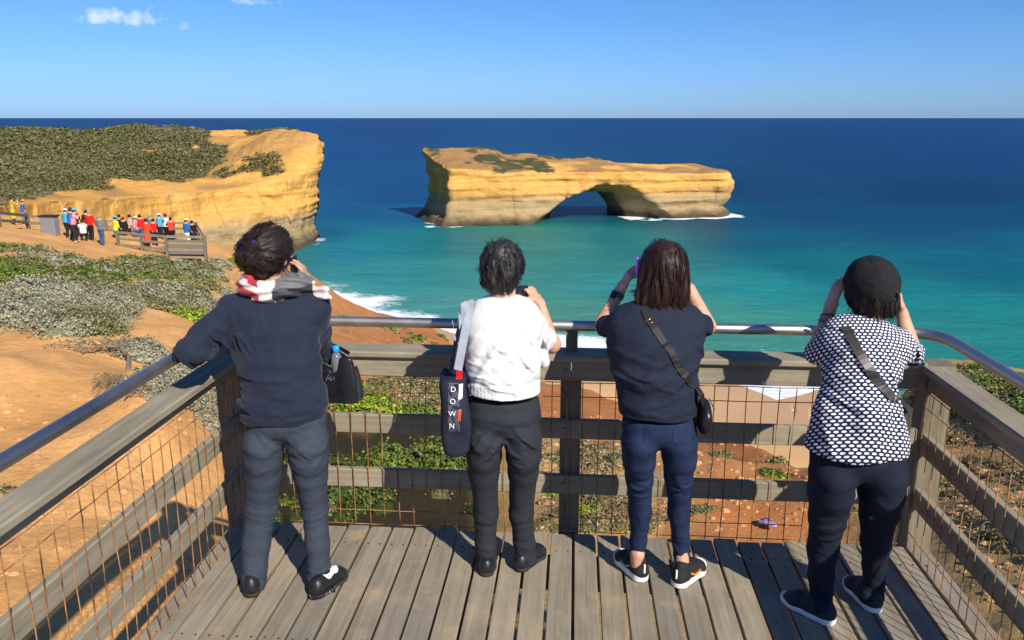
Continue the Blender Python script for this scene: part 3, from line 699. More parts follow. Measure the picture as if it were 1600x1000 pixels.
for sx in (-1, 1): m.tube([c0+rotf @ Vector((0, .10, .018)), c0+rotf @ Vector((sx*.03, .05, .05)), c0+rotf @ Vector((sx*.05, -.01, .018))], .006, 6)
m.build('strap', plain('dark_purple_rubber', (.05, .03, .09), .5), ff, smooth=True)
# ================================================================ PLANTS
def hit(px, py, d0=3.2, d1=110):
    ds = np.exp(np.linspace(math.log(d0), math.log(d1), 500)); r = rayv(px, py); k = math.hypot(r[0], r[1])
    X_, Y_, Z_ = r[0]/k*ds, r[1]/k*ds, CAMH+r[2]/k*ds; g_ = ground_z(X_, Y_); m = np.where(Z_ < g_)[0]
    i = m[0] if len(m) else int(np.argmin(Z_-g_)); return np.array([X_[i], Y_[i], g_[i]]), ds[i]
def leaf_mat():
    b = NB('foliage'); c = b.attr('col').outputs['Color']; b.set(c, .75, .15); b.b.inputs['Specular IOR Level'].default_value = .15
    tr = b.new('ShaderNodeBsdfTranslucent'); b.link(c, tr.inputs['Color']); mx = b.new('ShaderNodeMixShader'); mx.inputs[0].default_value = .22
    b.link(b.b.outputs[0], mx.inputs[1]); b.link(tr.outputs[0], mx.inputs[2]); b.link(mx.outputs[0], b.out.inputs['Surface']); return b.m
M_LEAF = leaf_mat(); M_TWIG = plain('dead_wood', (.20, .15, .10), .9, .1, .35, 40, .4, .004)
TY = {'grey': ((.25, .235, .15), (.49, .465, .315)), 'olive': ((.13, .125, .05), (.37, .34, .15)), 'green': ((.07, .11, .02), (.27, .33, .06)),
      'dark': ((.04, .065, .015), (.17, .20, .05)), 'bright': ((.12, .18, .015), (.44, .52, .06)), 'dry': ((.22, .16, .07), (.56, .43, .22))}
def leaves(cs, rad, hgt, n, ls, ty, seed, squash=.75, up=.35, clump=5.0):
    """leaf quads over a lumpy half ellipsoid"""
    rg = np.random.default_rng(seed); lo, hi = [np.array(c) for c in TY[ty]]
    a = rg.uniform(0, 2*np.pi, n); ct_ = rg.uniform(-.15, 1, n); st_ = np.sqrt(1-np.clip(ct_, -1, 1)**2)
    d = np.stack([np.cos(a)*st_, np.sin(a)*st_, ct_], 1)
    lump = 1+.30*fbm(d*1.0+seed*3.1, clump*.45, seed, 3)
    r = lump*rg.uniform(.66, 1.04, n)
    c = np.asarray(cs)+d*r[:, None]*np.array([rad, rad*squash, hgt])
    nrm = d+rg.normal(0, .38, (n, 3)); nrm /= np.linalg.norm(nrm, axis=1)[:, None]
    t = rg.normal(0, 1, (n, 3))+np.array([0, 0, up])*2; t -= (t*nrm).sum(1)[:, None]*nrm; t /= np.linalg.norm(t, axis=1)[:, None]
    b_ = np.cross(nrm, t); L = ls*rg.uniform(.6, 1.4, n)[:, None]; W = L*.36
    V = np.stack([c-t*L*.5, c+b_*W, c+t*L*.5, c-b_*W], 1).reshape(-1, 3)
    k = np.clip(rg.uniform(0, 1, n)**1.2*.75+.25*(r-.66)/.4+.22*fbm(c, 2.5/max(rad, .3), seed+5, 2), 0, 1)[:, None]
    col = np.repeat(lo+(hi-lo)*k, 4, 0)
    Fc = np.arange(4*n).reshape(-1, 4); return V, Fc, col
def core(cs, rad, hgt, ty, seed, squash=.75):
    lo, hi = [np.array(c) for c in TY[ty]]; nu, nv = 14, 7; V = []
    for j in range(nv):
        ph = (j/(nv-1))*math.pi*.5-.25
        for i in range(nu):
            a = 2*math.pi*i/nu; V.append((math.cos(a)*math.cos(ph), math.sin(a)*math.cos(ph), math.sin(ph)))
    V = np.array(V); lump = (1+.25*fbm(V+seed*3.1, 2.2, seed, 2))*.70; V = np.asarray(cs)+V*lump[:, None]*np.array([rad, rad*squash, hgt])
    Fc = np.array([(j*nu+i, j*nu+(i+1) % nu, (j+1)*nu+(i+1) % nu, (j+1)*nu+i) for j in range(nv-1) for i in range(nu)])
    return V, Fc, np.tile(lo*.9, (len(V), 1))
class LeafMesh:
    def __init__(s): s.V = []; s.F = []; s.c = []; s.n = 0
    def put(s, V, Fc, col): s.V.append(V); s.F.append(Fc+s.n); s.c.append(col); s.n += len(V)
    def build(s, name, parent=None):
        return mesh_obj(name, np.vstack(s.V), np.vstack(s.F), M_LEAF, parent, attrs={'col': np.vstack(s.c)})
def inpoly(x, y, P):
    c = False; n = len(P); j = n-1
    for i in range(n):
        if (P[i][1] > y) != (P[j][1] > y) and x < (P[j][0]-P[i][0])*(y-P[i][1])/(P[j][1]-P[i][1])+P[i][0]: c = not c
        j = i
    return c
def scatter(poly, n, seed):
    r = random.Random(seed); xs = [p[0] for p in poly]; ys = [p[1] for p in poly]; out = []
    while len(out) < n:
        x, y = r.uniform(min(xs), max(xs)), r.uniform(min(ys), max(ys))
        if inpoly(x, y, poly): out.append((x, y))
    return out
def mounds(lm, poly, n, types, rpx, seed, hfac=.55, dens=1.0, lpx=3.2, sink=.1):
    r = random.Random(seed)
    for i, (x, y) in enumerate(scatter(poly, n, seed)):
        p, d = hit(x, y); rad = r.uniform(*rpx)*d/F; ty = r.choice(types); h_ = rad*hfac*r.uniform(.7, 1.25)
        ls = lpx*d/F*r.uniform(.85, 1.25); p = p-np.array([0, 0, h_*sink]); sd_ = seed*1000+i
        lm.put(*core(p, rad, h_, ty, sd_, .85)); cnt = int(dens*2.4*(rad*rad)/(ls*ls*.36)); cnt = min(max(cnt, 60), 6500)
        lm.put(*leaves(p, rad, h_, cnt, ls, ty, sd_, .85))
# continuous low scrub that nobody could count
lm = LeafMesh()
mounds(lm, [(-260,420),(0,455),(120,447),(210,452),(235,470),(180,490),(150,520),(90,515),(0,508),(-260,520)], 120, ['grey']*5+['olive'], (28, 54), 11, lpx=3.1, hfac=.62)
mounds(lm, [(190,452),(300,452),(345,470),(340,500),(300,492),(240,484)], 46, ['grey', 'grey', 'olive'], (16, 34), 12, lpx=2.9)
mounds(lm, [(-100,402),(60,415),(150,440),(60,447),(-100,440)], 60, ['green', 'green', 'olive', 'green'], (18, 36), 13, hfac=.5, lpx=3.4)
mounds(lm, [(-200,382),(40,388),(130,408),(165,440),(60,420),(-200,404)], 80, ['olive', 'grey', 'green', 'grey'], (12, 26), 14, hfac=.45, lpx=3.4)
mounds(lm, [(150,412),(215,402),(330,416),(340,436),(310,452),(190,442),(150,430)], 90, ['grey', 'olive', 'grey', 'olive', 'green'], (11, 24), 15, hfac=.5, lpx=3.0)
mounds(lm, [(150,412),(350,405),(360,440),(350,470),(250,470),(120,430)], 46, ['grey', 'olive', 'olive'], (10, 22), 29, hfac=.45, lpx=3.0)
mounds(lm, [(185,535),(232,545),(300,585),(350,640),(350,690),(290,640),(215,600),(190,560)], 60, ['grey'], (22, 42), 16, hfac=.45, lpx=3.5)
mounds(lm, [(210,598),(262,625),(240,632),(205,612)], 3, ['grey'], (15, 22), 17, hfac=.45, lpx=4.5)
o = lm.build('scrub'); prop(o, 'grey-green saltbush scrub spreading over the sand left of the deck', 'scrub', kind='stuff')
# dry litter, twigs and tussocks under and beyond the front railing, and on the bank to the right
lm = LeafMesh()
mounds(lm, [(540,600),(700,592),(760,610),(760,640),(540,640)], 80, ['dry', 'olive', 'olive'], (14, 34), 21, hfac=.5, lpx=4.5)
mounds(lm, [(430,700),(760,720),(760,815),(430,815)], 46, ['dark', 'green', 'dark', 'olive'], (14, 32), 28, hfac=.8, lpx=5, dens=.55)
mounds(lm, [(840,690),(965,690),(1000,800),(1100,830),(840,830)], 90, ['dry', 'dry', 'olive'], (12, 32), 22, hfac=.30, lpx=5, dens=.7)
mounds(lm, [(1440,600),(1500,572),(1600,600),(1760,640),(1760,700),(1600,690),(1450,640)], 150, ['green', 'olive', 'green', 'olive'], (18, 38), 23, hfac=.55, lpx=4)
mounds(lm, [(1470,650),(1700,700),(1700,900),(1540,860),(1470,760)], 60, ['dry', 'dry', 'olive'], (14, 34), 24, hfac=.2, lpx=3.6, dens=.45)
mounds(lm, [(590,508),(640,520),(700,545),(680,556),(620,540)], 16, ['olive', 'dry', 'green'], (6, 13), 25, hfac=.5, lpx=3)
mounds(lm, [(500,455),(560,482),(640,498),(690,560),(560,560),(500,560)], 26, ['dry', 'olive'], (2.5, 6), 26, hfac=.5, lpx=2.6)
mounds(lm, [(0,505),(150,520),(190,545),(120,540),(0,520)], 26, ['dry', 'grey'], (4, 12), 27, hfac=.3, lpx=4, dens=.5)
o = lm.build('dry_grass'); prop(o, 'dry grass, litter and low green growth round the lookout', 'undergrowth', kind='stuff')
# single shrubs one can point to
def shrub(px, py, rpx, ty, label, seed, hf=.75, lpx=4.2, stems=5, group=None, lumps=5):
    p, d = hit(px, py); rad = rpx*d/F; e = empty('shrub', p, label, 'shrub', group); lm = LeafMesh(); r = random.Random(seed)
    for i in range(lumps):
        a = r.uniform(0, 6.28); q = p+np.array([math.cos(a), math.sin(a)*.7, 0])*rad*(.5 if i else 0); q[2] = float(ground_z(q[0], q[1]))-.02
        rr2 = rad*(r.uniform(.45, .7) if i else .75); ls = lpx*d/F
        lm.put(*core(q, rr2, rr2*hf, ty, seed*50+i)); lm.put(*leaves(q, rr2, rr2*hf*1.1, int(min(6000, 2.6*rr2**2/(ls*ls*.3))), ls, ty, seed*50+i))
    lm.build('foliage', e); m = MB()
    for i in range(stems):
        a = r.uniform(0, 6.28); tip = p+np.array([math.cos(a)*rad*.6, math.sin(a)*rad*.5, rad*hf*.6]); m.tube([p-np.array([0, 0, .05]), (p+tip)/2+np.array([0, 0, -.1*rad]), tip], [.03*rad+.004, .02*rad+.003, .004], 5)
    m.build('stem', M_TWIG, e); return e
shrub(297, 497, 38, 'bright', 'bright green shrub beside bare sand, right of the grey scrub', 1, .62, 4.5)
shrub(366, 412, 16, 'green', 'small dark green shrub alone on the sand, right of the distant platform', 2, .6, 3.4)
shrub(6, 768, 26, 'olive', 'small olive tuft on the sand at the far left under the handrail', 3, .45, 5)
shrub(541, 501, 19, 'bright', 'low bright green bush on the orange slope above the surf', 4, .4, 3)
shrub(690, 527, 11, 'green', 'small bush at the edge of the slope just above the surf', 5, .6, 3)
shrub(575, 650, 78, 'bright', 'leafy bright green bush behind the fence, nearest the person with the black tote', 6, .85, 5.5, 7, lumps=7)
shrub(690, 735, 84, 'green', 'leafy green bush behind the fence under the long navy shoulder bag', 7, .9, 5.5, 7, lumps=7)
shrub(520, 770, 80, 'dark', 'dark green bush in the shade right below the front edge of the deck', 8, .8, 5.5, 6)
shrub(655, 650, 40, 'green', 'green bush topping the gully, just under the top rail', 9, .7, 5, 6)
shrub(610, 735, 58, 'green', 'green bush behind the fence between the black tote and the navy bag, low down', 17, .9, 5, 6, lumps=7)
shrub(748, 672, 40, 'bright', 'bright green bush beside the legs of the person in the white top', 18, .8, 5, 6)
shrub(862, 772, 30, 'bright', 'yellow-green bush peeping out left of the middle post', 10, .8, 5)
shrub(925, 800, 26, 'bright', 'small yellow-green bush right of the middle post', 11, .8, 5)
shrub(1128, 712, 26, 'olive', 'olive bush on the red gravel behind the third person', 12, .5, 4)
shrub(1215, 722, 22, 'olive', 'round olive bush at the brink above the beach', 13, .6, 4)
shrub(1205, 745, 40, 'green', 'wide green mat bush on red gravel left of the spotted shirt', 14, .28, 4, lumps=7)
shrub(1095, 800, 26, 'olive', 'low olive bush among dry twigs behind the jeans', 15, .4, 4.5)
shrub(1335, 800, 22, 'olive', 'olive bush seen between the legs of the person in the hat', 16, .6, 4)
# dead branch by the scrub
p, d = hit(205, 575); e = empty('dead_branch', p, 'twisted dead branch on the sand at the foot of the grey scrub', 'branch'); m = MB(); r = random.Random(4)
base = hit(200, 592)[0]
ctl = [base+np.array([0, 0, -.03]), hit(203, 572)[0]+np.array([0, 0, .1]), hit(190, 560)[0]+np.array([0, 0, .15]), hit(160, 556)[0]+np.array([0, 0, .12]), hit(128, 556)[0]+np.array([0, 0, .05])]
m.tube(ctl, [.035, .03, .024, .017, .008], 7); m.build('limb', M_TWIG, e, smooth=True)
for k in range(16):
    i = r.randrange(1, 4); s_ = ctl[i]+(ctl[i+1]-ctl[i])*r.random(); dv = np.array([r.uniform(-1, .6), r.uniform(-.6, .6), r.uniform(-.2, .5)])*.35
    m = MB(); m.tube([s_, s_+dv*.5+np.array([0, 0, .03]), s_+dv], [.011, .008, .003], 5); m.build('twig', M_TWIG, e)
lt = MB(); r = random.Random(9)
for poly, n, L in (([(150,590),(230,600),(225,625),(150,615)], 90, .22), ([(110,540),(190,545),(190,560),(60,545)], 60, .2), ([(850,690),(960,690),(1100,820),(850,820)], 190, .28), ([(560,600),(760,600),(760,640),(560,640)], 60, .3), ([(1460,660),(1600,700),(1600,900),(1480,800)], 90, .25)):
    for x, y in scatter(poly, n, n):
        q, dd = hit(x, y); a = r.uniform(0, 6.28); dv = np.array([math.cos(a), math.sin(a), r.uniform(-.05, .45)])*L*r.uniform(.4, 1)
        lt.tube([q-dv*.5+np.array([0, 0, .02]), q+np.array([0, 0, .05+r.uniform(0, .04)]), q+dv*.5+np.array([0, 0, .03])], [.005, .006, .0025], 4)
prop(lt.build('twigs', M_TWIG), 'dead twigs scattered on the ground round the deck', 'twigs', kind='stuff')
rg = np.random.default_rng(3); pb = MB()
for x, y in scatter([(840,640),(1120,665),(1300,760),(1300,830),(850,830)], 420, 77)+scatter([(0,600),(330,640),(330,900),(0,900)], 160, 78)+scatter([(1450,700),(1600,760),(1600,1000),(1500,900)], 160, 79):
    q, dd = hit(x, y); r_ = random.uniform(.008, .035)*(1+dd/14); pb.lathe(q-np.array([0, 0, r_*.3]), [(r_*.5, -r_*.4), (r_, 0), (r_*.8, r_*.5), (r_*.25, r_*.75)], 6)
prop(pb.build('pebbles', plain('pebble', (.50, .27, .12), .9, .1, .4, 3)), 'small stones scattered over the sand and gravel', kind='stuff')
# headland scrub
rg = np.random.default_rng(5); pw = HEADM.copy(); pw[(HEADM < .35)] = 0
camd = np.linalg.norm(HEADV[:, :2], axis=1); pw *= (camd < 420)*(PX > -240)
N0 = 27000; idx = rg.choice(len(HEADV), N0, p=pw/pw.sum()); base = HEADV[idx]+rg.normal(0, .8, (N0, 3))*[1, 1, 0]
lm = LeafMesh(); VV = []; CC = []; n_ = N0; per = 14
sc_ = rg.uniform(.35, 1.05, n_)*(np.linalg.norm(base[:, :2], axis=1)/260)
a = rg.uniform(0, 6.283, (n_, per)); q = rg.uniform(0, 1, (n_, per))**.5
off = np.stack([np.cos(a)*q*1.3, np.sin(a)*q*1.3, rg.uniform(-.1, .75, (n_, per))*np.sqrt(1-q*q*.8)], -1)*sc_[:, None, None]
c = (base[:, None]+off).reshape(-1, 3); N = len(c); nrm = rg.normal(0, .6, (N, 3))+[0, 0, 1.1]; nrm /= np.linalg.norm(nrm, axis=1)[:, None]
t = rg.normal(0, 1, (N, 3)); t -= (t*nrm).sum(1)[:, None]*nrm; t /= np.linalg.norm(t, axis=1)[:, None]; bb = np.cross(nrm, t); L = (np.repeat(sc_, per)*rg.uniform(.22, .55, N))[:, None]
V = np.stack([c-t*L, c+bb*L*.6, c+t*L, c-bb*L*.6], 1).reshape(-1, 3)
gz_ = .6*np.repeat(sstep(.15, .6, fbm(base, .02, 90, 3)+(base[:, 2] < -14)*.15), per)[:, None]
k = np.clip(rg.uniform(0, 1, (N, 1))*.8+.2*np.repeat(rg.uniform(0, 1, n_), per)[:, None], 0, 1)
col = (np.array([.10, .10, .036])+np.array([.19, .17, .07])*k)*(1-gz_)+(np.array([.14, .13, .06])+np.array([.20, .18, .10])*k)*gz_
lm.put(V, np.arange(4*N).reshape(-1, 4), np.repeat(col, 4, 0))
o = lm.build('headland_scrub'); prop(o, 'low olive scrub carpeting the headland', 'scrub', kind='stuff')
# ================================================================ PEOPLE: tools
CAMF = np.array([-math.sin(YAW)*math.cos(PITCH), math.cos(YAW)*math.cos(PITCH), -math.sin(PITCH)])
XA = np.array([math.cos(YAW), math.sin(YAW), 0.])
def kpx(p): return float((np.asarray(p)-O)@CAMF)/F
def J(px, py, y): return aty(px, py, y)
def N_(px, py, y, w, dm): p = aty(px, py, y); return (p, w*kpx(p)/2, dm)
def seg(P, a, b, ra, rb, xa=XA, ce=None):
    a = np.asarray(a, float); b = np.asarray(b, float); ab = b-a; L = np.linalg.norm(ab)+1e-9; u = ab/L
    X = np.asarray(xa, float)-u*(np.asarray(xa, float)@u); X /= np.linalg.norm(X)+1e-9; Yv = np.cross(u, X)
    ra = ra if hasattr(ra, '__len__') else (ra, ra); rb = rb if hasattr(rb, '__len__') else (rb, rb)
    w_ = P-a; s = w_@u; t = np.clip(s/L, 0, 1); ax = s-t*L; x = w_@X; y = w_@Yv
    rx = ra[0]+(rb[0]-ra[0])*t; ry = ra[1]+(rb[1]-ra[1])*t; rc = ce if ce else np.minimum(rx, ry)
    q = np.sqrt((x/rx)**2+(y/ry)**2+(ax/rc)**2); return (q-1)*np.minimum(rx, ry)
def chain(P, nodes, k=.02, xa=XA):
    d = None
    for (a, ax_, ay_), (b, bx_, by_) in zip(nodes[:-1], nodes[1:]):
        s = seg(P, a, b, (ax_, ay_), (bx_, by_), xa); d = s if d is None else smin(d, s, k)
    return d
def ell(P, c, r, M=None):
    q = P-np.asarray(c, float)
    if M is not None: q = q@M
    return (np.sqrt((q/np.asarray(r, float))**2 @ np.ones(3))-1)*min(r)
def fold(P, c, n, lam, amp, rad, seed=0, el=.26):
    """a family of soft creases, each running across n"""
    n = np.asarray(n, float); n = n/np.linalg.norm(n); q = P-np.asarray(c, float); r2 = (q**2).sum(1)/(rad*rad*1.5); out = np.zeros(len(P)); mk = r2 < 4.5
    if not mk.any(): return out
    q = q[mk]; al = q@n; rs_ = q-al[:, None]*n; lam = lam*1.35
    k = rs_*(el/lam)+n*(al/lam)[:, None]+seed*3.7; v = vnoise(k, 1, seed)+.45*vnoise(k, 2.3, seed+1)
    out[mk] = amp*FOLDK*np.exp(-r2[mk])*(np.clip(1-3.0*np.abs(v), -.5, 1)+.25*v); return out
FOLDK = 2.0
def frame(fwd, up=(0, 0, 1)):
    f = np.asarray(fwd, float); f = f/np.linalg.norm(f); r = np.cross(f, up); r /= np.linalg.norm(r); u = np.cross(r, f)
    return np.stack([r, f, u], 1)          # columns: right, forward, up ; local = (P-c)@M
def skin(): 
    b = NB('skin'); f = b.noise(30, 4, .6, b.co()); b.set(b.ramp(f, [(.3, (.50, .26, .165)), (.7, (.64, .36, .24))]), .5, .35)
    b.b.inputs['Subsurface Weight'].default_value = .12; b.b.inputs['Subsurface Radius'].default_value = (.01, .004, .002); b.bump(b.noise(260, 3, .6, b.co()), .12, .0006); return b.m
M_SKIN = skin()
def hair_mat(name, lo, hi, rough=.50):
    b = NB(name); n = b.noise(1, 5, .7, b.co((70, 70, 9))); b.set(b.ramp(n, [(.35, lo), (.7, hi)]), rough, .35); b.bump(n, .5, .003)
    return b.m
M_HAIR_BLACK = hair_mat('black_hair', (.006, .005, .005), (.022, .016, .014))
M_HAIR_SHORT = hair_mat('greying_black_hair', (.007, .006, .006), (.05, .045, .042))
M_HAIR_BROWN = hair_mat('dark_brown_hair', (.010, .005, .004), (.055, .022, .015))
M_EYE = plain('eye', (.7, .68, .65), .2, .5)
def sdf_mesh(name, fn, lo, hi, h, mat, parent, attrs_fn=None):
    V, Fq = surface_nets(fn, lo, hi, h)
    a, b, c = V[Fq[:, 0]], V[Fq[:, 1]], V[Fq[:, 2]]
    if (np.cross(b-a, c-a)*a).sum() < 0: Fq = Fq[:, ::-1]
    return mesh_obj(name, V, Fq, mat, parent, smooth=True, attrs=attrs_fn(V) if attrs_fn else None)
def bounds(ps, m): ps = np.array(ps); return ps.min(0)-m, ps.max(0)+m
# head in its own frame (right, forward, up), total height about .225
def head_d(q, s=1.0):
    q = q/s
    d = ell(q, (0, -.012, .028), (.074, .092, .088)); d = smin(d, ell(q, (0, .022, -.035), (.058, .068, .082)), .03)
    d = smin(d, ell(q, (0, .055, -.085), (.03, .028, .026)), .03)
    qa = q*np.array([-1, 1, 1]); qm = np.abs(q)*[1, 0, 0]+q*[0, 1, 1]
    d = smin(d, seg(q, (0, .092, .012), (0, .112, -.030), (.008, .008), (.015, .011), (1, 0, 0)), .012)
    d = smax(d, -ell(qm, (.031, .098, .008), (.016, .014, .011)), .012)
    d = smin(d, ell(q, (0, .090, -.055), (.024, .009, .0055)), .006); d = smin(d, ell(q, (0, .087, -.066), (.020, .010, .006)), .006)
    d = smin(d, ell(qm, (.078, -.004, -.012), (.009, .020, .031)), .008); d = smax(d, -ell(qm, (.086, .002, -.010), (.006, .011, .019)), .004)
    return d*s
def neck_d(P, a, b, r): return seg(P, a, b, (r, r*1.05), (r*1.05, r*1.1))
def arm_d(P, pts, rr):
    nd = [(np.asarray(p, float), r, r*1.0) for p, r in zip(pts, rr)]; return chain(P, nd, .012)
def hand_d(P, w, d, n, curl=.5, s=1.0, side_=1, spread=1.0, thumb=.5, fc=None):
    """wrist w, direction d to the knuckles, palm normal n; five separate fingers"""
    d = np.asarray(d, float)/np.linalg.norm(d); n = np.asarray(n, float); n = n-d*(n@d); n /= np.linalg.norm(n); sd = np.cross(d, n)*side_
    w = np.asarray(w, float)
    D = seg(P, w, w+d*.03*s, (.026*s, .018*s), (.034*s, .015*s), sd); D = smin(D, seg(P, w+d*.028*s, w+d*.078*s, (.037*s, .014*s), (.038*s, .0115*s), sd, .014), .012)
    offs = (.029, .0105, -.009, -.027); lens = (.068, .077, .071, .056); bs = (.082, .087, .084, .076)
    fingers = None
    for i in range(4):
        c = (fc[i] if fc else curl)*(1+.08*i); p = w+d*bs[i]*s*.93+sd*offs[i]*s*.95; ang = c*.8; dr = d+sd*(.12*(1.2-i*.8))*spread; dr /= np.linalg.norm(dr)
        for L, r0, r1 in ((.47, .0093, .0083), (.30, .0083, .0075), (.23, .0075, .0062)):
            v = dr*math.cos(ang)+n*math.sin(ang); e = p+v*L*lens[i]*s*1.05; f_ = seg(P, p, e, r0*s, r1*s); fingers = f_ if fingers is None else np.minimum(fingers, f_); p = e; ang += c*.95
    D = smin(D, fingers, .006)
    p = w+d*.022*s+sd*.026*s; v = sd*.75+d*.6+n*(.25+thumb*.5); v /= np.linalg.norm(v); e = p+v*.042*s; t = seg(P, p, e, .0145*s, .0105*s)
    v2 = v*.5+d*.75+n*thumb*.4; v2 /= np.linalg.norm(v2); t = smin(t, seg(P, e, e+v2*.034*s, .0102*s, .0078*s), .004); return smin(D, t, .008)
def strands(fn, roots, flow, length, steps, wd_, seed, lift=.0025, free=None, droop=.0, jt=.15):
    """hair ribbons combed over the surface of fn"""
    rg = np.random.default_rng(seed); p = roots.copy(); n = len(p); e = .004; out = []; ds = length/steps; ln = rg.uniform(.6, 1.1, n)[:, None]
    def grad(p):
        g = np.stack([fn(p+np.eye(3)[i]*e)-fn(p-np.eye(3)[i]*e) for i in range(3)], 1); return g/(np.linalg.norm(g, axis=1)[:, None]+1e-9)
    lf = lift+rg.uniform(0, 1, n)**2*.009; ph = rg.uniform(0, 6.28, n); sides = []; jit = rg.normal(0, jt, p.shape)
    for k in range(steps+1):
        g = grad(p); dd = fn(p); fr_ = free(p) if free is not None else np.zeros(n, bool)
        p = np.where(fr_[:, None], p, p-g*np.clip(dd-lf, -.02, .02)[:, None])
        out.append(p.copy()); v = flow(p); v = v+rg.normal(0, jt, v.shape)+jit
        tang = v-np.where(fr_, 0, 1)[:, None]*g*(v*g).sum(1)[:, None]; tang /= np.linalg.norm(tang, axis=1)[:, None]+1e-9
        s = np.cross(tang, g); s /= np.linalg.norm(s, axis=1)[:, None]+1e-9; sides.append(s); p = p+tang*ds*ln
    out = np.array(out); sides = np.array(sides); K = steps+1
    wk = (wd_*np.interp(np.arange(K)/steps, [0, .2, .8, 1], [.6, 1, .8, .15]))[:, None, None]
    A_ = out-sides*wk*.5; B_ = out+sides*wk*.5; V = np.stack([A_, B_], 2).transpose(1, 0, 2, 3).reshape(-1, 3)
    base = np.arange(n)[:, None]*K*2+np.arange(steps)[None]*2; Fc = np.stack([base, base+1, base+3, base+2], -1).reshape(-1, 4); return V, Fc
def hair_mesh(name, fn, lo, hi, h, mat, parent, roots, flow, length, steps=12, wd_=.003, seed=0, free=None, extra=None, jt=.15):
    V, Fq = surface_nets(fn, lo, hi, h); a, b, c = V[Fq[:, 0]], V[Fq[:, 1]], V[Fq[:, 2]]
    if (np.cross(b-a, c-a)*a).sum() < 0: Fq = Fq[:, ::-1]
    Vs, Fs = strands(fn, roots, flow, length, steps, wd_, seed, free=free, jt=jt); Vl = [V, Vs]; Fl = [Fq, Fs+len(V)]
    if extra: 
        for ev, ef in extra: Fl.append(np.asarray(ef)+sum(len(x) for x in Vl)); Vl.append(np.asarray(ev))
    return mesh_obj(name, np.vstack(Vl), np.vstack(Fl), mat, parent, smooth=True)
def wisps(starts, dirs, L, n, seed, wd_=.0016, steps=9, g=.4):
    rg = np.random.default_rng(seed); V = []; Fc = []
    for i in range(n):
        j = rg.integers(len(starts)); p = np.array(starts[j], float)+rg.normal(0, .010, 3); v = np.array(dirs[j], float)+rg.normal(0, .32, 3); v /= np.linalg.norm(v); l_ = L*rg.uniform(.4, 1.1)
        b = len(V); bend = rg.normal(0, .16, 3)
        for k in range(steps+1):
            s = np.cross(v, CAMF); s /= np.linalg.norm(s)+1e-9; w_ = wd_*(1-k/steps*.85); V += [p-s*w_/2, p+s*w_/2]; p = p+v*l_/steps; v = v+bend/steps*2-np.array([0, 0, g/steps]); v /= np.linalg.norm(v)
        for k in range(steps): Fc.append((b+2*k, b+2*k+1, b+2*k+3, b+2*k+2))
    return np.array(V), np.array(Fc)
def scalp_roots(fn, Mx, c, n, seed, sel):
    rg = np.random.default_rng(seed); R_ = []
    while len(R_) < n:
        v = rg.normal(0, 1, 3); v /= np.linalg.norm(v)
        if sel(v): R_.append(v)
    q = np.array(R_)*.1; return c+q@Mx.T
def shoe(parent, heel, toe, L, wd_, m_up, m_sole, sole_h=.022, high=.07, label=None, low=False, seed=0, detail=None):
    heel = np.array([heel[0], heel[1], 0.]); toe = np.array([toe[0], toe[1], 0.]); f = toe-heel; f /= np.linalg.norm(f); M = frame(f); z0 = .003
    def upper(P):
        q = (P-heel)@M; q = q-[0, 0, z0]
        d = chain(q, [(np.array([0, .038, .040]), wd_*.40, .036), (np.array([0, .10, .042]), wd_*.42, .038), (np.array([.002, .17, .032]), wd_*.50, .028), (np.array([0, L-.038, .026]), wd_*.42, .020)], .03, (1, 0, 0))
        d = smin(d, seg(q, (0, .042, .03), (0, .052, high), (wd_*.36, .040), (wd_*.33, .040), (1, 0, 0)), .02)
        return smax(d, sole_h*.6-q[:, 2], .004)
    def sole(P):
        q = (P-heel)@M; q = q-[0, 0, z0]; fl_ = q*[1, 1, 0]
        d = chain(fl_, [(np.array([0, .038, 0]), wd_*.43, wd_*.43), (np.array([0, .10, 0]), wd_*.41, wd_*.41), (np.array([.002, .17, 0]), wd_*.52, wd_*.52), (np.array([0, L-.042, 0]), wd_*.45, wd_*.45)], .03, (1, 0, 0))
        hgt = sole_h*(1+.25*np.clip(1-q[:, 1]/.10, 0, 1))+np.clip(q[:, 1]-L+.05, 0, 1)*.12
        return smax(smax(d, q[:, 2]-hgt, .004), -q[:, 2], .003)
    c = (heel+toe)/2; ps = [heel+f*-.02, heel+f*(L+.02)]; lo, hi = bounds(ps, .075); lo[2] = -.004; hi[2] = high+.06
    u = sdf_mesh('shoe', upper, lo, hi, .0045, m_up, parent)
    if label: u['label'] = label
    hi2 = hi.copy(); hi2[2] = sole_h*1.4+.02
    sdf_mesh('sole', sole, lo, hi2, .004, m_sole, u)
    return u, heel, M, z0
def ribbon(name, pts, wd_, th_, mat, parent, nrm_fn, smooth=True):
    """flat strap along pts; nrm_fn gives the outward normal"""
    pts = [np.array(p, float) for p in pts]; V = []; Fc = []; n = len(pts)
    for i, p in enumerate(pts):
        t = pts[min(i+1, n-1)]-pts[max(i-1, 0)]; t /= np.linalg.norm(t); nn = np.array(nrm_fn(p), float); nn = nn-t*(nn@t); nn /= np.linalg.norm(nn); s = np.cross(t, nn)
        V += [p-s*wd_/2, p+s*wd_/2, p+s*wd_/2+nn*th_, p-s*wd_/2+nn*th_]
    for i in range(n-1):
        for k in range(4): Fc.append((i*4+k, i*4+(k+1) % 4, i*4+4+(k+1) % 4, i*4+4+k))
    Fc += [(3, 2, 1, 0), tuple((n-1)*4+k for k in range(4))]
    return mesh_obj(name, V, Fc, mat, parent, smooth=False)
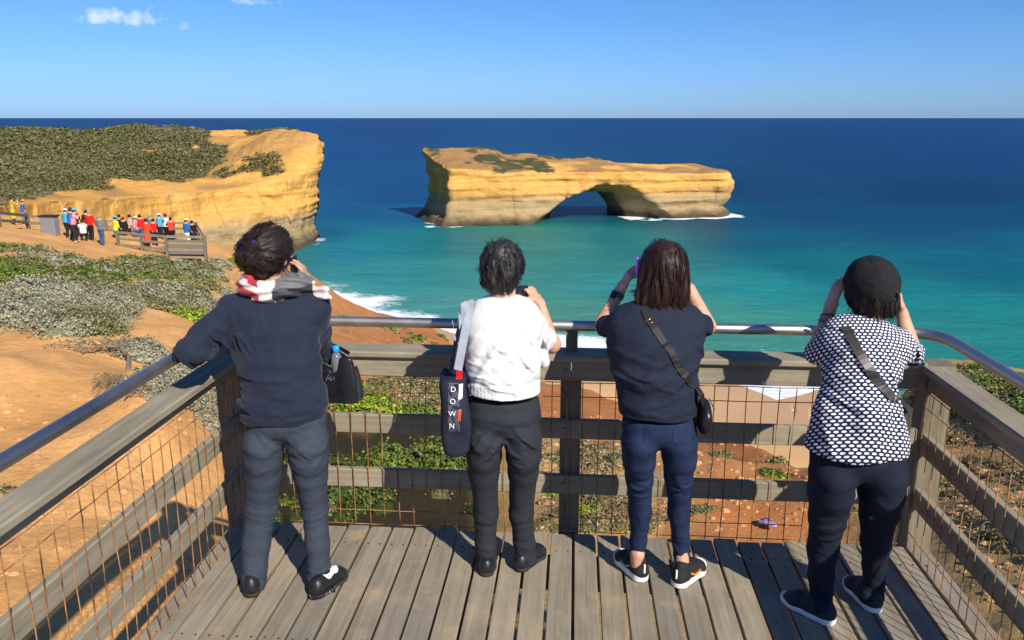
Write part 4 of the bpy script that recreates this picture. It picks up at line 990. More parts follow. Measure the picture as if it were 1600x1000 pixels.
def spline(ctl, n):
    ctl = [np.array(c, float) for c in ctl]; c = [2*ctl[0]-ctl[1]]+ctl+[2*ctl[-1]-ctl[-2]]; out = []; m = len(ctl)-1
    for i in range(n+1):
        t = i/n*m; k = min(int(t), m-1); u = t-k; a, b, d, e = c[k:k+4]
        out.append(.5*((2*b)+(-a+d)*u+(2*a-5*b+4*d-e)*u*u+(-a+3*b-3*d+e)*u**3))
    return out
def drape(fn, pts, off=.004):
    """push a path out onto the surface of fn"""
    out = []; e = .004
    for p in pts:
        p = np.array(p, float)
        for _ in range(6):
            g = np.array([(fn((p+np.eye(3)[i]*e)[None])-fn((p-np.eye(3)[i]*e)[None]))[0] for i in range(3)]); g /= np.linalg.norm(g)+1e-9; p = p-g*(fn(p[None])[0]-off)
        out.append(p)
    return out
def gradn(fn):
    e = .006
    def f(p): p = np.asarray(p, float); g = np.array([(fn((p+np.eye(3)[i]*e)[None])-fn((p-np.eye(3)[i]*e)[None]))[0] for i in range(3)]); return g/(np.linalg.norm(g)+1e-9)
    return f
def onsurf(fn, px, py, y0=2.2, y1=4.0):
    """first point of fn met by the ray through a column and row"""
    ys = np.linspace(y0, y1, 500); r = rayv(px, py); P = O+r[None]*(ys/r[1])[:, None]; d = fn(P); i = np.where(d < 0)[0]; return P[i[0]] if len(i) else P[int(np.argmin(d))]
def eyes(parent, c, M, s=1.0):
    for sx in (-1, 1):
        m = MB(); p = c+(M@np.array([sx*.031, .088, .008]))*s; m.lathe(p, [(.001, -.010), (.006, -.008), (.010, 0), (.006, .008), (.001, .010)], 10); m.build('eye', M_EYE, parent, smooth=True)
# ================================================================ THE FOUR PEOPLE AT THE RAIL
UP = np.array([0, 0, 1.]); FW = np.array([0, 1., 0])
def trousers(parent, mat, pelvis, legs, folds, hem, zc, h=.0062, extra=None, k=.022):
    legs = [[(c, a*(1 if i < 2 else .91), b*(1 if i < 2 else .93)) for i, (c, a, b) in enumerate(l)] for l in legs]
    pts = [n[0] for n in pelvis]+[n[0] for l in legs for n in l]; lo, hi = bounds(pts, .15); lo[2] = min(l[-1][0][2] for l in legs)-.02; hi[2] = zc+.02
    def fn(P):
        d = chain(P, pelvis, .05); ls = None
        for l in legs:
            s = chain(P, l, .02); ls = s if ls is None else smin(ls, s, .005)
        d = smin(d, ls, k)
        for l in legs:     # hems cut level
            pass
        hz_ = np.where(np.abs((P-legs[0][-1][0])@XA) < np.abs((P-legs[1][-1][0])@XA), legs[0][-1][0][2]-hem, legs[1][-1][0][2]-hem)
        d = smax(d, hz_-P[:, 2], .006)
        for f_ in folds: d = d-fold(P, *f_)
        d = d-fbm(P*[1, 1, .35], 11, 5, 3)*.0022
        return smax(d, P[:, 2]-zc, .01)
    return sdf_mesh('trousers', fn, lo, hi, h, mat, parent), fn
def leg_folds(l, r_, seed, knee=.006, ank=.005):
    F_ = []
    for i, lg in enumerate((l, r_)):
        kn = lg[3][0]; an = lg[-1][0]
        F_ += [(kn, UP+XA*.25*(-1)**i, .034, knee, .085, seed+i), (an+UP*.07, UP+XA*.3, .026, ank, .075, seed+3+i), ((lg[1][0]+lg[0][0])/2, UP*.8-XA*.6*(-1)**i, .055, knee*.9, .10, seed+6+i)]
    return F_
# ---------------------------------------------------------------- person 1: navy sweater, scarf, leaning on the rail
p1 = empty('person', (-1.2, 3.02, 0), 'person in a plain navy sweater and silk scarf leaning an elbow on the left handrail', 'person')
M_NAVY = cloth('navy_knit', (.016, .022, .040), .9, 700, .18, sheen=.08)
M_SLATE = cloth('slate_trousers', (.042, .053, .074), .85, 900, .12)
pel = [N_(446, 636, 3.06, 126, .100), N_(446, 655, 3.05, 130, .105)]
L1 = [N_(412, 690, 3.04, 66, .108), N_(411, 712, 3.05, 62, .095), N_(411, 740, 3.06, 60, .082), N_(407, 795, 3.08, 54, .068), N_(400, 850, 3.06, 45, .060), N_(396, 919, 3.03, 42, .062)]
R1 = [N_(481, 690, 3.04, 66, .108), N_(483, 712, 3.06, 60, .095), N_(485, 740, 3.07, 56, .082), N_(492, 795, 3.10, 43, .065), N_(496, 850, 3.09, 39, .058), N_(500, 921, 3.07, 40, .062)]
fl1 = leg_folds(L1, R1, 10, .0022, .0022)+[(J(446, 700, 2.94), UP+XA*.6, .04, .004, .09, 3), (J(470, 720, 2.94), UP-XA*.9, .035, .005, .07, 4)]
tr1, f1 = trousers(p1, M_SLATE, pel, [L1, R1], fl1, .005, J(446, 640, 3.06)[2])
tor = [N_(444, 655, 3.06, 138, .122), N_(443, 620, 3.06, 122, .112), N_(437, 570, 3.08, 118, .110), N_(432, 525, 3.11, 126, .106), N_(430, 492, 3.14, 148, .098), N_(430, 474, 3.16, 122, .070)]
sL = J(362, 487, 3.13); eL = J(300, 549, 2.99); wL = np.array([-1.47, 3.40, 1.13]); sR = J(494, 490, 3.15); eR = J(506, 556, 3.27); wR = J(481, 446, 3.36)
hz1 = J(444, 661, 3.0)[2]
def top1(P):
    d = chain(P, tor, .05)
    d = smin(d, seg(P, J(358, 478, 3.14), J(500, 476, 3.15), (.042, .046), (.042, .046)), .03)
    a = arm_d(P, [sL, (sL+eL)/2+UP*.005, eL], [.056, .060, .064]); a = smin(a, arm_d(P, [eL, (eL+wL)/2, wL], [.060, .048, .036]), .02)
    b = arm_d(P, [sR, (sR+eR)/2, eR], [.050, .046, .043]); b = smin(b, arm_d(P, [eR, eR+(wR-eR)*.75], [.046, .036]), .02)
    d = smin(d, smin(a, b, .01), .03)
    d = smin(d, seg(P, J(408, 462, 3.165), J(450, 462, 3.165), (.04, .045), (.04, .045)), .03)
    for f_ in ((J(390, 640, 2.95), UP+XA*.15, .05, .0055, .12, 1), (J(480, 625, 2.95), UP-XA*.25, .06, .005, .12, 2), (J(360, 530, 3.03), UP+XA*1.3, .045, .006, .10, 3), (eL, UP*.6+XA, .032, .008, .075, 4), ((sL+eL)/2, UP*.9-XA*.9, .045, .006, .08, 5),
               (sR-UP*.09, UP-XA*1.2, .04, .006, .08, 6), (J(430, 510, 3.0), UP, .07, .0025, .12, 7), (J(430, 600, 2.95), UP+XA*.1, .075, .0035, .14, 8)): d = d-fold(P, *f_)
    d = d-fbm(P, 9, 2, 3)*.002
    d = d+.003*np.exp(-((P[:, 2]-hz1-.045)/.006)**2)
    return smax(d, hz1-P[:, 2]+.004*np.sin(P[:, 0]*30), .008)
sdf_mesh('sweater', top1, np.array([-1.72, 2.86, hz1-.02]), np.array([-.80, 3.50, 1.42]), .006, M_NAVY, p1)
c1 = J(423, 399, 3.20); M1 = frame((.32, 1, -.28)); nk1 = J(430, 468, 3.17)
def body1(P):
    d = head_d((P-c1)@M1, .95); return smin(d, seg(P, c1+M1@np.array([0, -.02, -.07]), nk1, (.052, .055), (.062, .06)), .03)
def hands1(P):
    d = hand_d(P, wR, J(470, 410, 3.36)-wR, np.array([-.9, -.1, 0]), .55, 1.0, 1, 1, .8); return smin(d, seg(P, eR+(wR-eR)*.6, wR, (.032, .032), (.025, .024)), .02)
def hands1b(P):
    d = hand_d(P, wL, np.array([.35, .9, -.05]), (0, .1, -1), .35, 1.0, 1, 1, .3); return smin(d, seg(P, eL+(wL-eL)*.7, wL, (.03, .03), (.025, .022)), .02)
def whole_body(parent, parts, tfn, gfn, lo, hi, ankles=()):
    def fn(P):
        d = smin(tfn(P)+.016, gfn(P)+.016, .03)
        for p in parts: d = smin(d, p(P), .012)
        for a, b_ in ankles: d = smin(d, seg(P, a, b_, (.032, .034), (.028, .032)), .01)
        return d
    return sdf_mesh('body', fn, lo, hi, .0056, M_SKIN, parent)
whole_body(p1, [body1, hands1, hands1b], top1, f1, np.array([-1.74, 2.84, .03]), np.array([-.80, 3.60, 1.68]))
for a_, b_ in ([(J(398, 895, 3.02), np.array([*atz(394, 925, 0)[:2]+np.array([0, .06]), .05])), (J(498, 895, 3.06), np.array([*atz(498, 925, 0)[:2]+np.array([0, .04]), .05]))]): sdf_mesh('sock', lambda P: seg(P, a_, b_, (.036, .038), (.032, .036)), *bounds([a_, b_], .08), .006, M_SLATE, p1)
eyes(p1, c1, M1)
def hair1(P):
    q = (P-c1)@M1; d = ell(q, (0, -.016, .028), (.091, .106, .100)); d = smin(d, ell(q, (-.010, -.066, -.015), (.082, .056, .074)), .03)
    d = smin(d, ell(q, (-.040, -.104, -.012), (.046, .034, .042)), .018); d = smin(d, ell(q, (0, -.05, -.07), (.055, .035, .04)), .03)
    d = smax(d, .02-(-(q[:, 1]-.060)+np.clip(q[:, 2]-.045, 0, 1)*3), .02); d = smax(d, -ell(np.abs(q)*[1, 0, 0]+q*[0, 1, 1], (.088, .005, -.02), (.03, .024, .034)), .01)
    return d-fbm(q*[1, .6, 1], 38, 3, 3)*.0035
swirl = c1+M1@np.array([.0, -.10, .03])
def flow1(P): v = swirl-P; v = v/(np.linalg.norm(v, axis=1)[:, None]+.02)+np.array([0, 0, -.35]); return v
rts = scalp_roots(hair1, M1, c1, 1300, 1, lambda v: v[1] < .5 and v[2] > -.75)
ws = wisps([c1+M1@np.array(v) for v in ((.07, .0, .07), (.08, .0, .0), (.07, -.03, -.05), (-.08, -.05, .03), (-.075, -.04, -.04), (.02, -.05, .12))], [(.9, .3, .15), (1, .2, -.35), (.8, 0, -.9), (-1, -.1, .25), (-1, -.1, -.2), (.7, .1, .6)], .10, 110, 5)
hair_mesh('hair', hair1, c1-.17, c1+.17, .006, hair_mat('soft_black_hair', (.009, .006, .005), (.034, .021, .016)), p1, rts, flow1, .15, 12, .0034, 3, extra=[ws], jt=.07)
m = MB(); q = onsurf(hair1, 397, 378); m.lathe(q, [(.001, -.010), (.010, -.006), (.013, 0), (.010, .006), (.001, .010)], 10); m.build('hair_tie', plain('blue_elastic', (.02, .06, .45), .5), p1, True)
q1, q2 = onsurf(hair1, 417, 359), onsurf(hair1, 438, 354); m = MB(); m.tube([q1, (q1+q2)/2+np.array([0, -.006, .006]), q2], [.007, .009, .006], 8); m.build('hair_clip', plain('amber_clip', (.22, .05, .035), .25, .6), p1, True)
# scarf
sc0 = J(430, 450, 3.165)
def scarf(P):
    q = P-sc0; x = q@XA; y = q[:, 1]; z = q[:, 2]-x*.03; rr3 = np.sqrt((x/1.25)**2+(y/.95)**2)
    a = np.arctan2(y, x); ring = np.sqrt(((rr3-.098)/.030)**2+((z-.010+.010*np.sin(a*3))/.044)**2)-1; d = ring*.028
    t = seg(P, J(472, 447, 3.18), J(509, 461, 3.12), (.034, .018), (.026, .010), UP); t = smin(t, seg(P, J(505, 456, 3.13), J(516, 463, 3.11), (.020, .008), (.008, .005), UP), .01); d = smin(d, t, .02)
    ph = z*190+2.5*np.sin(a*2+1)+2*vnoise(P, 14, 3); return d-.0045*np.sin(ph)-vnoise(P, 25, 4)*.002
def scarf_col(V):
    x = (V-sc0)@XA; z = V[:, 2]-sc0[2]; n = vnoise(V, 22, 9)*.25+fbm(V, 12, 6, 2)*.1; s = x/.135+n*.4
    col = np.zeros((len(V), 3)); st = np.sin(z*105+x*60+n*6)
    red = np.array([.42, .035, .045]); wh = np.array([.70, .64, .60]); gr = np.array([.14, .14, .145]); bk = np.array([.03, .03, .033]); pk = np.array([.80, .66, .62])
    col[:] = wh; m_ = s < -.28; col[m_] = np.where((st[m_] > .05)[:, None], red, wh); m_ = (s > .18); col[m_] = np.where((z[m_] > .012)[:, None], gr, bk)
    m_ = (s > .62) & (z < .02); col[m_] = bk; m_ = (x > .165); col[m_] = pk; return {'col': col}
b = NB('silk_scarf'); b.set(b.attr('col').outputs['Color'], .6, .3); b.b.inputs['Sheen Weight'].default_value = .1; b.bump(b.noise(30, 4, .6, b.co()), .2, .004); M_SCARF = b.m
sdf_mesh('scarf', scarf, sc0-[.22, .16, .10], sc0+[.26, .17, .09], .005, M_SCARF, p1, scarf_col)
M_BLK = plain('black_leather', (.014, .014, .016), .42, .4, .2, 60, .15, .002); M_WHT = plain('white_canvas', (.75, .74, .72), .7, .3); M_DRK = plain('dark_rubber', (.03, .028, .026), .7, .3)
h_, t_ = atz(393, 936, 0), atz(400, 880, 0); shoe(p1, h_, t_, .235, .086, M_BLK, M_DRK, .014, .062)
h_, t_ = atz(489, 938, 0), atz(545, 888, 0); u, hl, Ms, z0 = shoe(p1, h_, t_, .235, .086, M_BLK, M_DRK, .014, .058, 'black shoe with a white instep, turned outward')
m = MB()
Q_ = []
for i in range(72):
    a = i/72*2*math.pi; Q_.append(hl+Ms@np.array([math.sin(a)*(.044+.004*math.cos(a)), .117-math.cos(a)*.122, .010+.0035*(i % 2)]))
m.tube(Q_, [.0042+.0028*(i % 2) for i in range(72)], 6, closed=True)
m.build('stitched_edge', M_BLK, u)
def instep(P):
    q = (P-hl)@Ms; return smax(seg(q, (0, .085, .070), (0, .172, .046), (.037, .030), (.033, .024), (1, 0, 0)), .02-q[:, 2], .004)
sdf_mesh('white_instep', instep, *bounds([hl+Ms@np.array([0, .10, .04]), hl+Ms@np.array([0, .165, .04])], .05), .004, M_WHT, u)
m = MB(); q = hl+Ms@np.array([.040, .085, .03]); m.tube([q, q+Ms@np.array([.012, .002, -.004]), q+Ms@np.array([.014, -.006, -.024])], [.005, .006, .005], 7); m.build('tassel', M_BLK, u, True)
# black tote on the right forearm, and the bottle in it
M_TOTE = plain('black_vinyl', (.010, .010, .012), .32, .5, .2, 40, .2, .003)
tb = J(527, 590, 3.24); tot = empty('tote_bag', tb-UP*.12, 'shiny black tote hanging from the forearm of the navy sweater', 'tote bag')
def tote(P):
    q = P-tb; x = q@XA; y = q[:, 1]; z = q[:, 2]; hw = .078+.018*(.12-z)/.24-.0; cx = .004-(z)*.06; dy = .050-(z)*.12
    d = np.maximum(np.maximum(np.abs(x-cx)-hw, np.abs(y)-np.clip(dy, .02, .1)), np.abs(z)-.122); d = smax(smax(np.abs(x-cx)-hw, np.abs(y)-np.clip(dy, .02, .1), .012), np.abs(z)-.100, .006)
    d = smax(d, -(smax(smax(np.abs(x-cx)-hw+.008, np.abs(y)-np.clip(dy, .02, .1)+.006, .006), .0-z, .01)), .004)
    return d-vnoise(P, 11, 3)*.003-.002*np.sin(x*60+y*30)
sdf_mesh('bag_body', tote, tb-.16, tb+.16, .005, M_TOTE, tot)
for sy in (-1, 1):
    a = tb+np.array([-.045, sy*.028, .10]); b_ = tb+np.array([.050, sy*.028, .10]); tp = eR+np.array([.005, sy*.012, .055]); ribbon('handle', spline([a, a*.4+tp*.6+np.array([-.012, 0, 0]), tp, b_*.4+tp*.6+np.array([.012, 0, 0]), b_], 14), .016, .004, M_TOTE, tot, lambda p: (0, sy, 0.05))
m = MB(); q = onsurf(tote, 515, 592); M_MARK = plain('faded_print', (.16, .16, .165), .6)
for pl in ([(0, 0), (.012, .030)], [(.0, .012), (.008, .016), (.016, .010), (.020, .003)], [(.012, .008), (.024, .022)], [(.02, .0), (.028, .012), (.034, .006), (.036, .02)]): m.tube([tuple(drape(tote, [q+XA*(a-.015)+UP*(b_-.01)], .001)[0]) for a, b_ in pl], .0012, 5)
m.build('logo', M_MARK, tot)
bt = J(525, 549, 3.22); bo = empty('water_bottle', bt-UP*.10, 'clear bottle with a bright blue cap standing in the black tote', 'bottle'); m = MB(); m.lathe(bt-UP*.10, [(.022, 0), (.024, .01), (.024, .075), (.012, .10)], 16)
b = NB('clear_plastic'); b.set((.9, .95, 1), .1, .5); b.b.inputs['Transmission Weight'].default_value = .85; M_CLEAR = b.m
m.build('bottle_body', M_CLEAR, bo, True); m = MB(); m.lathe(bt, [(.0145, -.002), (.0155, .004), (.0155, .020), (.012, .025), (.002, .026)], 18); m.build('cap', plain('blue_cap', (.01, .28, .78), .35, .5), bo, True)
ph = J(459, 421, 3.36); m = MB(); m.bar(ph-UP*.055+XA*.005, ph+UP*.06, .012, .068, up=(0, 1, .2), bev=.003); o = m.build('mobile_phone', plain('black_glass', (.01, .01, .012), .15, .6)); prop(o, 'black phone held to the ear above the silk scarf', 'phone')
# ---------------------------------------------------------------- person 2: white top, dark trousers, short hair
p2 = empty('person', (-.28, 3.22, 0), 'person with short dark hair in a white top and dark trousers, holding up a camera', 'person')
M_WTOP = cloth('white_jersey', (.70, .695, .68), .85, 800, .11, .03, spec=.15); M_CHAR = cloth('charcoal_trousers', (.026, .029, .037), .82, 900, .12)
pel = [N_(787, 618, 3.22, 108, .095), N_(787, 650, 3.20, 116, .108)]
L2 = [N_(757, 682, 3.19, 60, .112), N_(756, 708, 3.20, 54, .096), N_(756, 735, 3.22, 52, .082), N_(759, 800, 3.26, 39, .062), N_(759, 850, 3.27, 35, .055), N_(760, 886, 3.27, 34, .054)]
R2 = [N_(817, 682, 3.19, 60, .112), N_(818, 708, 3.20, 53, .096), N_(817, 735, 3.22, 51, .082), N_(815, 800, 3.27, 40, .062), N_(819, 845, 3.30, 36, .055), N_(823, 876, 3.31, 37, .055)]
tr2, f2 = trousers(p2, M_CHAR, pel, [L2, R2], leg_folds(L2, R2, 30, .002, .002)+[(J(787, 690, 3.08), UP+XA*.2, .03, .003, .09, 3), (J(760, 700, 3.08), UP-XA*.8, .035, .005, .07, 5), (J(812, 700, 3.08), UP+XA*.8, .035, .005, .07, 6)], .005, J(787, 622, 3.2)[2])
for xa_, xb_ in ((736, 762), (800, 828)):
    a, b_ = onsurf(f2, xa_, 640), onsurf(f2, xb_, 641); m = MB(); m.tube(drape(f2, [a+(b_-a)*t for t in np.linspace(0, 1, 7)], .0005), .0016, 5); m.build('pocket_seam', M_CHAR, tr2)
tor = [N_(788, 622, 3.21, 114, .125), N_(787, 602, 3.21, 99, .108), N_(786, 570, 3.22, 104, .112), N_(787, 530, 3.25, 106, .106), N_(788, 500, 3.28, 112, .096), N_(788, 484, 3.29, 82, .064)]
sL = J(750, 506, 3.28); eL = J(742, 562, 3.44); wL = J(770, 486, 3.54); sR = J(828, 508, 3.29); eR = J(862, 538, 3.40); wR = J(843, 474, 3.47)
hz2 = J(788, 626, 3.1)[2]
def top2(P):
    d = chain(P, tor, .05); d = smin(d, seg(P, J(756, 492, 3.28), J(818, 491, 3.29), (.040, .046), (.040, .046)), .04)
    a = arm_d(P, [sL, sL+(eL-sL)*.8], [.050, .045]); b = arm_d(P, [sR, sR+(eR-sR)*.70], [.048, .050]); b = smin(b, arm_d(P, [sR-UP*.04, J(850, 566, 3.33)], [.045, .026]), .03)
    d = smin(d, smin(a, b, .01), .03)
    for f_ in ((J(815, 560, 3.1), UP*.8+XA, .045, .0065, .11, 1), (J(760, 560, 3.1), UP*.8-XA*1.0, .06, .005, .09, 2), (J(845, 540, 3.25), XA+UP*.5, .030, .007, .07, 3), (J(790, 590, 3.1), UP+XA*.1, .030, .004, .13, 4), (J(845, 520, 3.2), UP*.6-XA, .04, .005, .07, 5), (J(790, 520, 3.12), UP*.9+XA*.5, .06, .003, .10, 6)): d = d-fold(P, *f_)
    zz = P[:, 2]-J(788, 604, 3.1)[2]; d = d+.006*np.exp(-(zz/.006)**2)+.0012*np.sin((P@XA)*420)*np.exp(-((zz+.03)/.03)**2)
    d = d-fbm(P, 10, 3, 3)*.002; return smax(d, hz2-P[:, 2], .008)
sdf_mesh('white_top', top2, np.array([-.60, 3.0, hz2-.02]), np.array([.12, 3.58, 1.36]), .006, M_WTOP, p2)
c2 = J(785, 426, 3.33); M2 = frame((.10, 1, -.14)); nk2 = J(788, 478, 3.29)
def body2(P): return smin(head_d((P-c2)@M2, .96), seg(P, c2+M2@np.array([0, -.02, -.06]), nk2, (.050, .052), (.058, .055)), .03)
def handr2(P):
    d = seg(P, eR, wR, (.036, .034), (.024, .022)); d = smin(d, arm_d(P, [sR+(eR-sR)*.5, eR], [.042, .038]), .02)
    return smin(d, hand_d(P, wR, J(826, 449, 3.50)-wR, np.array([-.75, .35, -.45]), .9, 1.0, 1, 1, .5), .015)
def handl2(P):
    d = seg(P, eL, wL, (.036, .034), (.024, .022)); return smin(d, hand_d(P, wL, J(786, 463, 3.56)-wL, np.array([.6, .5, 0]), .7, 1.0, -1, 1, .5), .015)
def ank(P, lst): 
    d = None
    for a, b_ in lst:
        s = seg(P, a, b_, (.032, .034), (.030, .036)); d = s if d is None else np.minimum(d, s)
    return d
a2 = [(J(759, 870, 3.26), np.array([*atz(760, 900, 0)[:2]+np.array([0, .055]), .05])), (J(822, 860, 3.30), np.array([*atz(812, 892, 0)[:2]+np.array([.02, .045]), .05]))]
whole_body(p2, [body2, handr2, handl2], top2, f2, np.array([-.62, 3.0, .03]), np.array([.16, 3.72, 1.62]), a2); eyes(p2, c2, M2, .96)
def hair2(P):
    q = (P-c2)@M2; d = ell(q, (0, -.014, .034), (.086, .102, .098)); d = smin(d, ell(q, (0, -.060, -.022), (.066, .048, .062)), .03); d = smin(d, ell(q, (0, -.03, .09), (.06, .07, .05)), .02)
    d = smax(d, -.045+(q[:, 1]-np.clip(q[:, 2]-.03, 0, 1)*2), .015); d = smax(d, -.094-q[:, 2]+np.clip(q[:, 1]+.03, 0, 1)*1.0, .012)
    d = smax(d, -ell(np.abs(q)*[1, 0, 0]+q*[0, 1, 1], (.086, .010, -.02), (.028, .026, .034)), .01)
    return d-fbm(q*[1, 1, .5], 42, 8, 3)*.006
cr2 = c2+M2@np.array([.012, -.045, .115])
def flow2(P): v = P-cr2; v = v/(np.linalg.norm(v, axis=1)[:, None]+.02)+np.array([.1, -.1, -.45])+.5*np.stack([vnoise(P, 30, 1), vnoise(P, 30, 2), vnoise(P, 30, 3)], 1); return v
rts = scalp_roots(hair2, M2, c2, 1500, 2, lambda v: v[1] < .6 and v[2] > -.6)
ws = wisps([c2+M2@np.array(v) for v in ((0, -.03, .13), (-.04, -.03, .12), (.05, -.03, .11), (-.085, -.03, .02), (.03, .02, .12))], [(.5, .1, .8), (-.3, 0, .8), (.8, 0, .5), (-.9, 0, -.3), (.6, .3, .8)], .028, 150, 6, .0022, 5, .8)
hair_mesh('hair', hair2, c2-.16, c2+.17, .0055, M_HAIR_SHORT, p2, rts, flow2, .055, 7, .0032, 4, extra=[ws], jt=.22)
cm = J(811, 457, 3.48); ce = empty('compact_camera', cm, 'small black compact camera raised in front of the white top', 'camera'); m = MB(); m.bar(cm-XA*.048, cm+XA*.040, .030, .062, bev=.006); m.build('camera_body', plain('camera_black', (.012, .013, .018), .35, .5), ce)
m = MB(); m.tube([cm+FW*.012, cm+FW*.04], .022, 16); m.build('lens', M_BLK, ce); m = MB(); m.bar(cm-XA*.036-FW*.017+UP*.002, cm+XA*.016-FW*.017+UP*.002, .003, .044); b = NB('camera_screen'); b.set((.02, .03, .05), .12, .6); m.build('screen', b.m, ce)
M_FLT = plain('black_flat_shoe', (.014, .014, .016), .4, .4)
h_, t_ = atz(760, 904, 0), atz(762, 850, 0); shoe(p2, h_, t_, .225, .080, M_FLT, M_DRK, .016, .050)
h_, t_ = atz(808, 896, 0), atz(846, 862, 0); shoe(p2, h_, t_, .225, .080, M_FLT, M_DRK, .016, .050, 'black flat shoe turned outward')
# long navy shoulder bag with printed panel
M_BAGN = cloth('navy_canvas', (.018, .022, .038), .85, 600, .2); M_STRAP = cloth('pale_grey_strap', (.36, .40, .45), .8, 500, .1); M_PANEL = cloth('slate_print', (.085, .085, .11), .8, 700, .05); M_LET = plain('white_print', (.80, .80, .80), .7, .2, .02); M_RED = plain('red_label', (.75, .015, .02), .7, .2, .1)
sb = J(711, 650, 3.12); bag = empty('shoulder_bag', sb-UP*.2, 'long navy shoulder bag printed DOWN, hanging beside the white top', 'shoulder bag')
def sbag(P):
    q = P-sb; x = q@XA; y = q[:, 1]; z = q[:, 2]; cx = -z*.045; hw = .056+.006*np.cos(z*9); dy = .105-.02*z
    d = smax(smax(np.abs(x-cx)-hw, np.abs(y-.07)-dy, .035), np.abs(z-x*.12)-.172, .03); return d-vnoise(P, 9, 5)*.005-.003*np.sin(z*28+x*40)
sbm = sdf_mesh('bag_body', sbag, sb-[.12, .12, .24], sb+[.12, .24, .24], .006, M_BAGN, bag)
def patch(name, fn, corners, mat, parent, off=.0015, n=10, nz=12):
    """a thin printed patch lying on fn: corners given as (column,row)"""
    (x0, y0), (x1, y1), (x2, y2), (x3, y3) = corners; V = []; Fc = []; gn = gradn(fn)
    for j in range(nz+1):
        for i in range(n+1):
            u, v = i/n, j/nz; px = (x0*(1-u)+x1*u)*(1-v)+(x3*(1-u)+x2*u)*v; py = (y0*(1-u)+y1*u)*(1-v)+(y3*(1-u)+y2*u)*v
            p = onsurf(fn, px, py); V.append(p+gn(p)*off)
    for j in range(nz):
        for i in range(n): a = j*(n+1)+i; Fc.append((a, a+n+1, a+n+2, a+1))
    o = mesh_obj(name, V, Fc, mat, parent, smooth=True); sm = o.modifiers.new('t', 'SOLIDIFY'); sm.thickness = .001; sm.offset = 1; return o
patch('printed_panel', sbag, [(700, 598), (717, 598), (719, 676), (699, 676)], M_PANEL, bag)
patch('red_label', sbag, [(713, 574), (723, 573), (722, 593), (712, 594)], M_RED, bag, .003)
patch('white_tag', sbag, [(717, 600), (723, 599), (722, 622), (716, 626)], M_LET, bag, .003)
patch('orange_tag', sbag, [(716, 640), (721, 639), (720, 658), (715, 659)], plain('orange_print', (.62, .10, .03), .7), bag, .003)
gn = gradn(sbag)
for i, ch in enumerate('DOWN'):
    py = 608+i*19; q = onsurf(sbag, 708.5-i*.6, py); nn = gn(q); nn = nn*.4-CAMF*.6; nn /= np.linalg.norm(nn); zz = Vector(nn); xx = Vector(XA-nn*(XA@nn)).normalized(); yy = zz.cross(xx); rot = Matrix((xx, yy, zz)).transposed().to_euler()
    text_obj('letter', ch, .030, M_LET, bag, q+nn*.009-CAMF*.004, rot, .0006)
sl = J(731, 486, 3.27)
ribbon('strap', spline([J(706, 580, 3.10), J(712, 540, 3.12), J(722, 500, 3.17), J(731, 478, 3.27), J(733, 492, 3.36), J(722, 560, 3.34), J(716, 585, 3.24)], 26), .030, .004, M_BAGN, bag, lambda p: (-.8, -.6, .25))
ribbon('grey_strap', spline([J(716, 578, 3.09), J(723, 540, 3.11), J(731, 500, 3.15), J(738, 481, 3.22), J(742, 480, 3.30)], 20), .034, .005, M_STRAP, bag, lambda p: (-.2, -1, .35))
def drapecl(P):
    d = chain(P, [(J(728, 484, 3.20), .022, .016), (J(724, 505, 3.16), .028, .014), (J(719, 532, 3.13), .020, .010)], .02); d = smin(d, seg(P, J(722, 480, 3.18), J(738, 478, 3.26), (.012, .022), (.014, .03)), .02); return d-fold(P, J(724, 505, 3.16), XA+UP*.15, .018, .004, .08, 3)
sdf_mesh('folded_grey_cloth', drapecl, *bounds([J(728, 484, 3.2), J(719, 532, 3.13), J(738, 478, 3.26)], .06), .005, cloth('grey_cloth', (.30, .32, .36), .85, 500, .2), bag)
# ---------------------------------------------------------------- person 3: navy tee, jeans, shoulder-length hair
p3 = empty('person', (.42, 3.2, 0), 'person with shoulder-length dark hair in a loose navy tee and blue jeans', 'person')
M_TEE = cloth('navy_tee', (.016, .021, .038), .88, 800, .16); bj = NB('blue_jeans'); f = bj.noise(2, 5, .7, bj.co((10, 10, 5))); bj.set(bj.mix(bj.ramp(bj.noise(700, 2, .5, bj.co()), [(.3, 0), (.8, .25)]), bj.ramp(f, [(.3, (.006, .011, .034)), (.7, (.016, .029, .074))]), (.035, .055, .12)), .85, .2)
bj.bump(bj.noise(500, 2, .5, bj.co()), .2, .0008, bj.bump(bj.noise(16, 4, .6, bj.co()), .2, .015)); M_JEAN = bj.m
pel = [N_(1030, 648, 3.22, 112, .095), N_(1029, 664, 3.20, 116, .105)]
L3 = [N_(999, 690, 3.19, 57, .108), N_(998, 716, 3.20, 50, .090), N_(999, 745, 3.22, 46, .076), N_(1000, 800, 3.25, 36, .058), N_(997, 845, 3.26, 29, .047), N_(996, 876, 3.25, 25, .040)]
R3 = [N_(1060, 690, 3.19, 57, .108), N_(1061, 716, 3.20, 50, .090), N_(1060, 745, 3.22, 46, .076), N_(1061, 800, 3.25, 35, .058), N_(1064, 845, 3.26, 29, .047), N_(1065, 876, 3.24, 27, .040)]
tr3, f3 = trousers(p3, M_JEAN, pel, [L3, R3], leg_folds(L3, R3, 50, .0022, .0016)+[(J(1000, 770, 3.12), UP+XA*.1, .026, .004, .06, 8), (J(1062, 775, 3.12), UP-XA*.1, .026, .004, .06, 9)], .003, J(1030, 650, 3.2)[2])
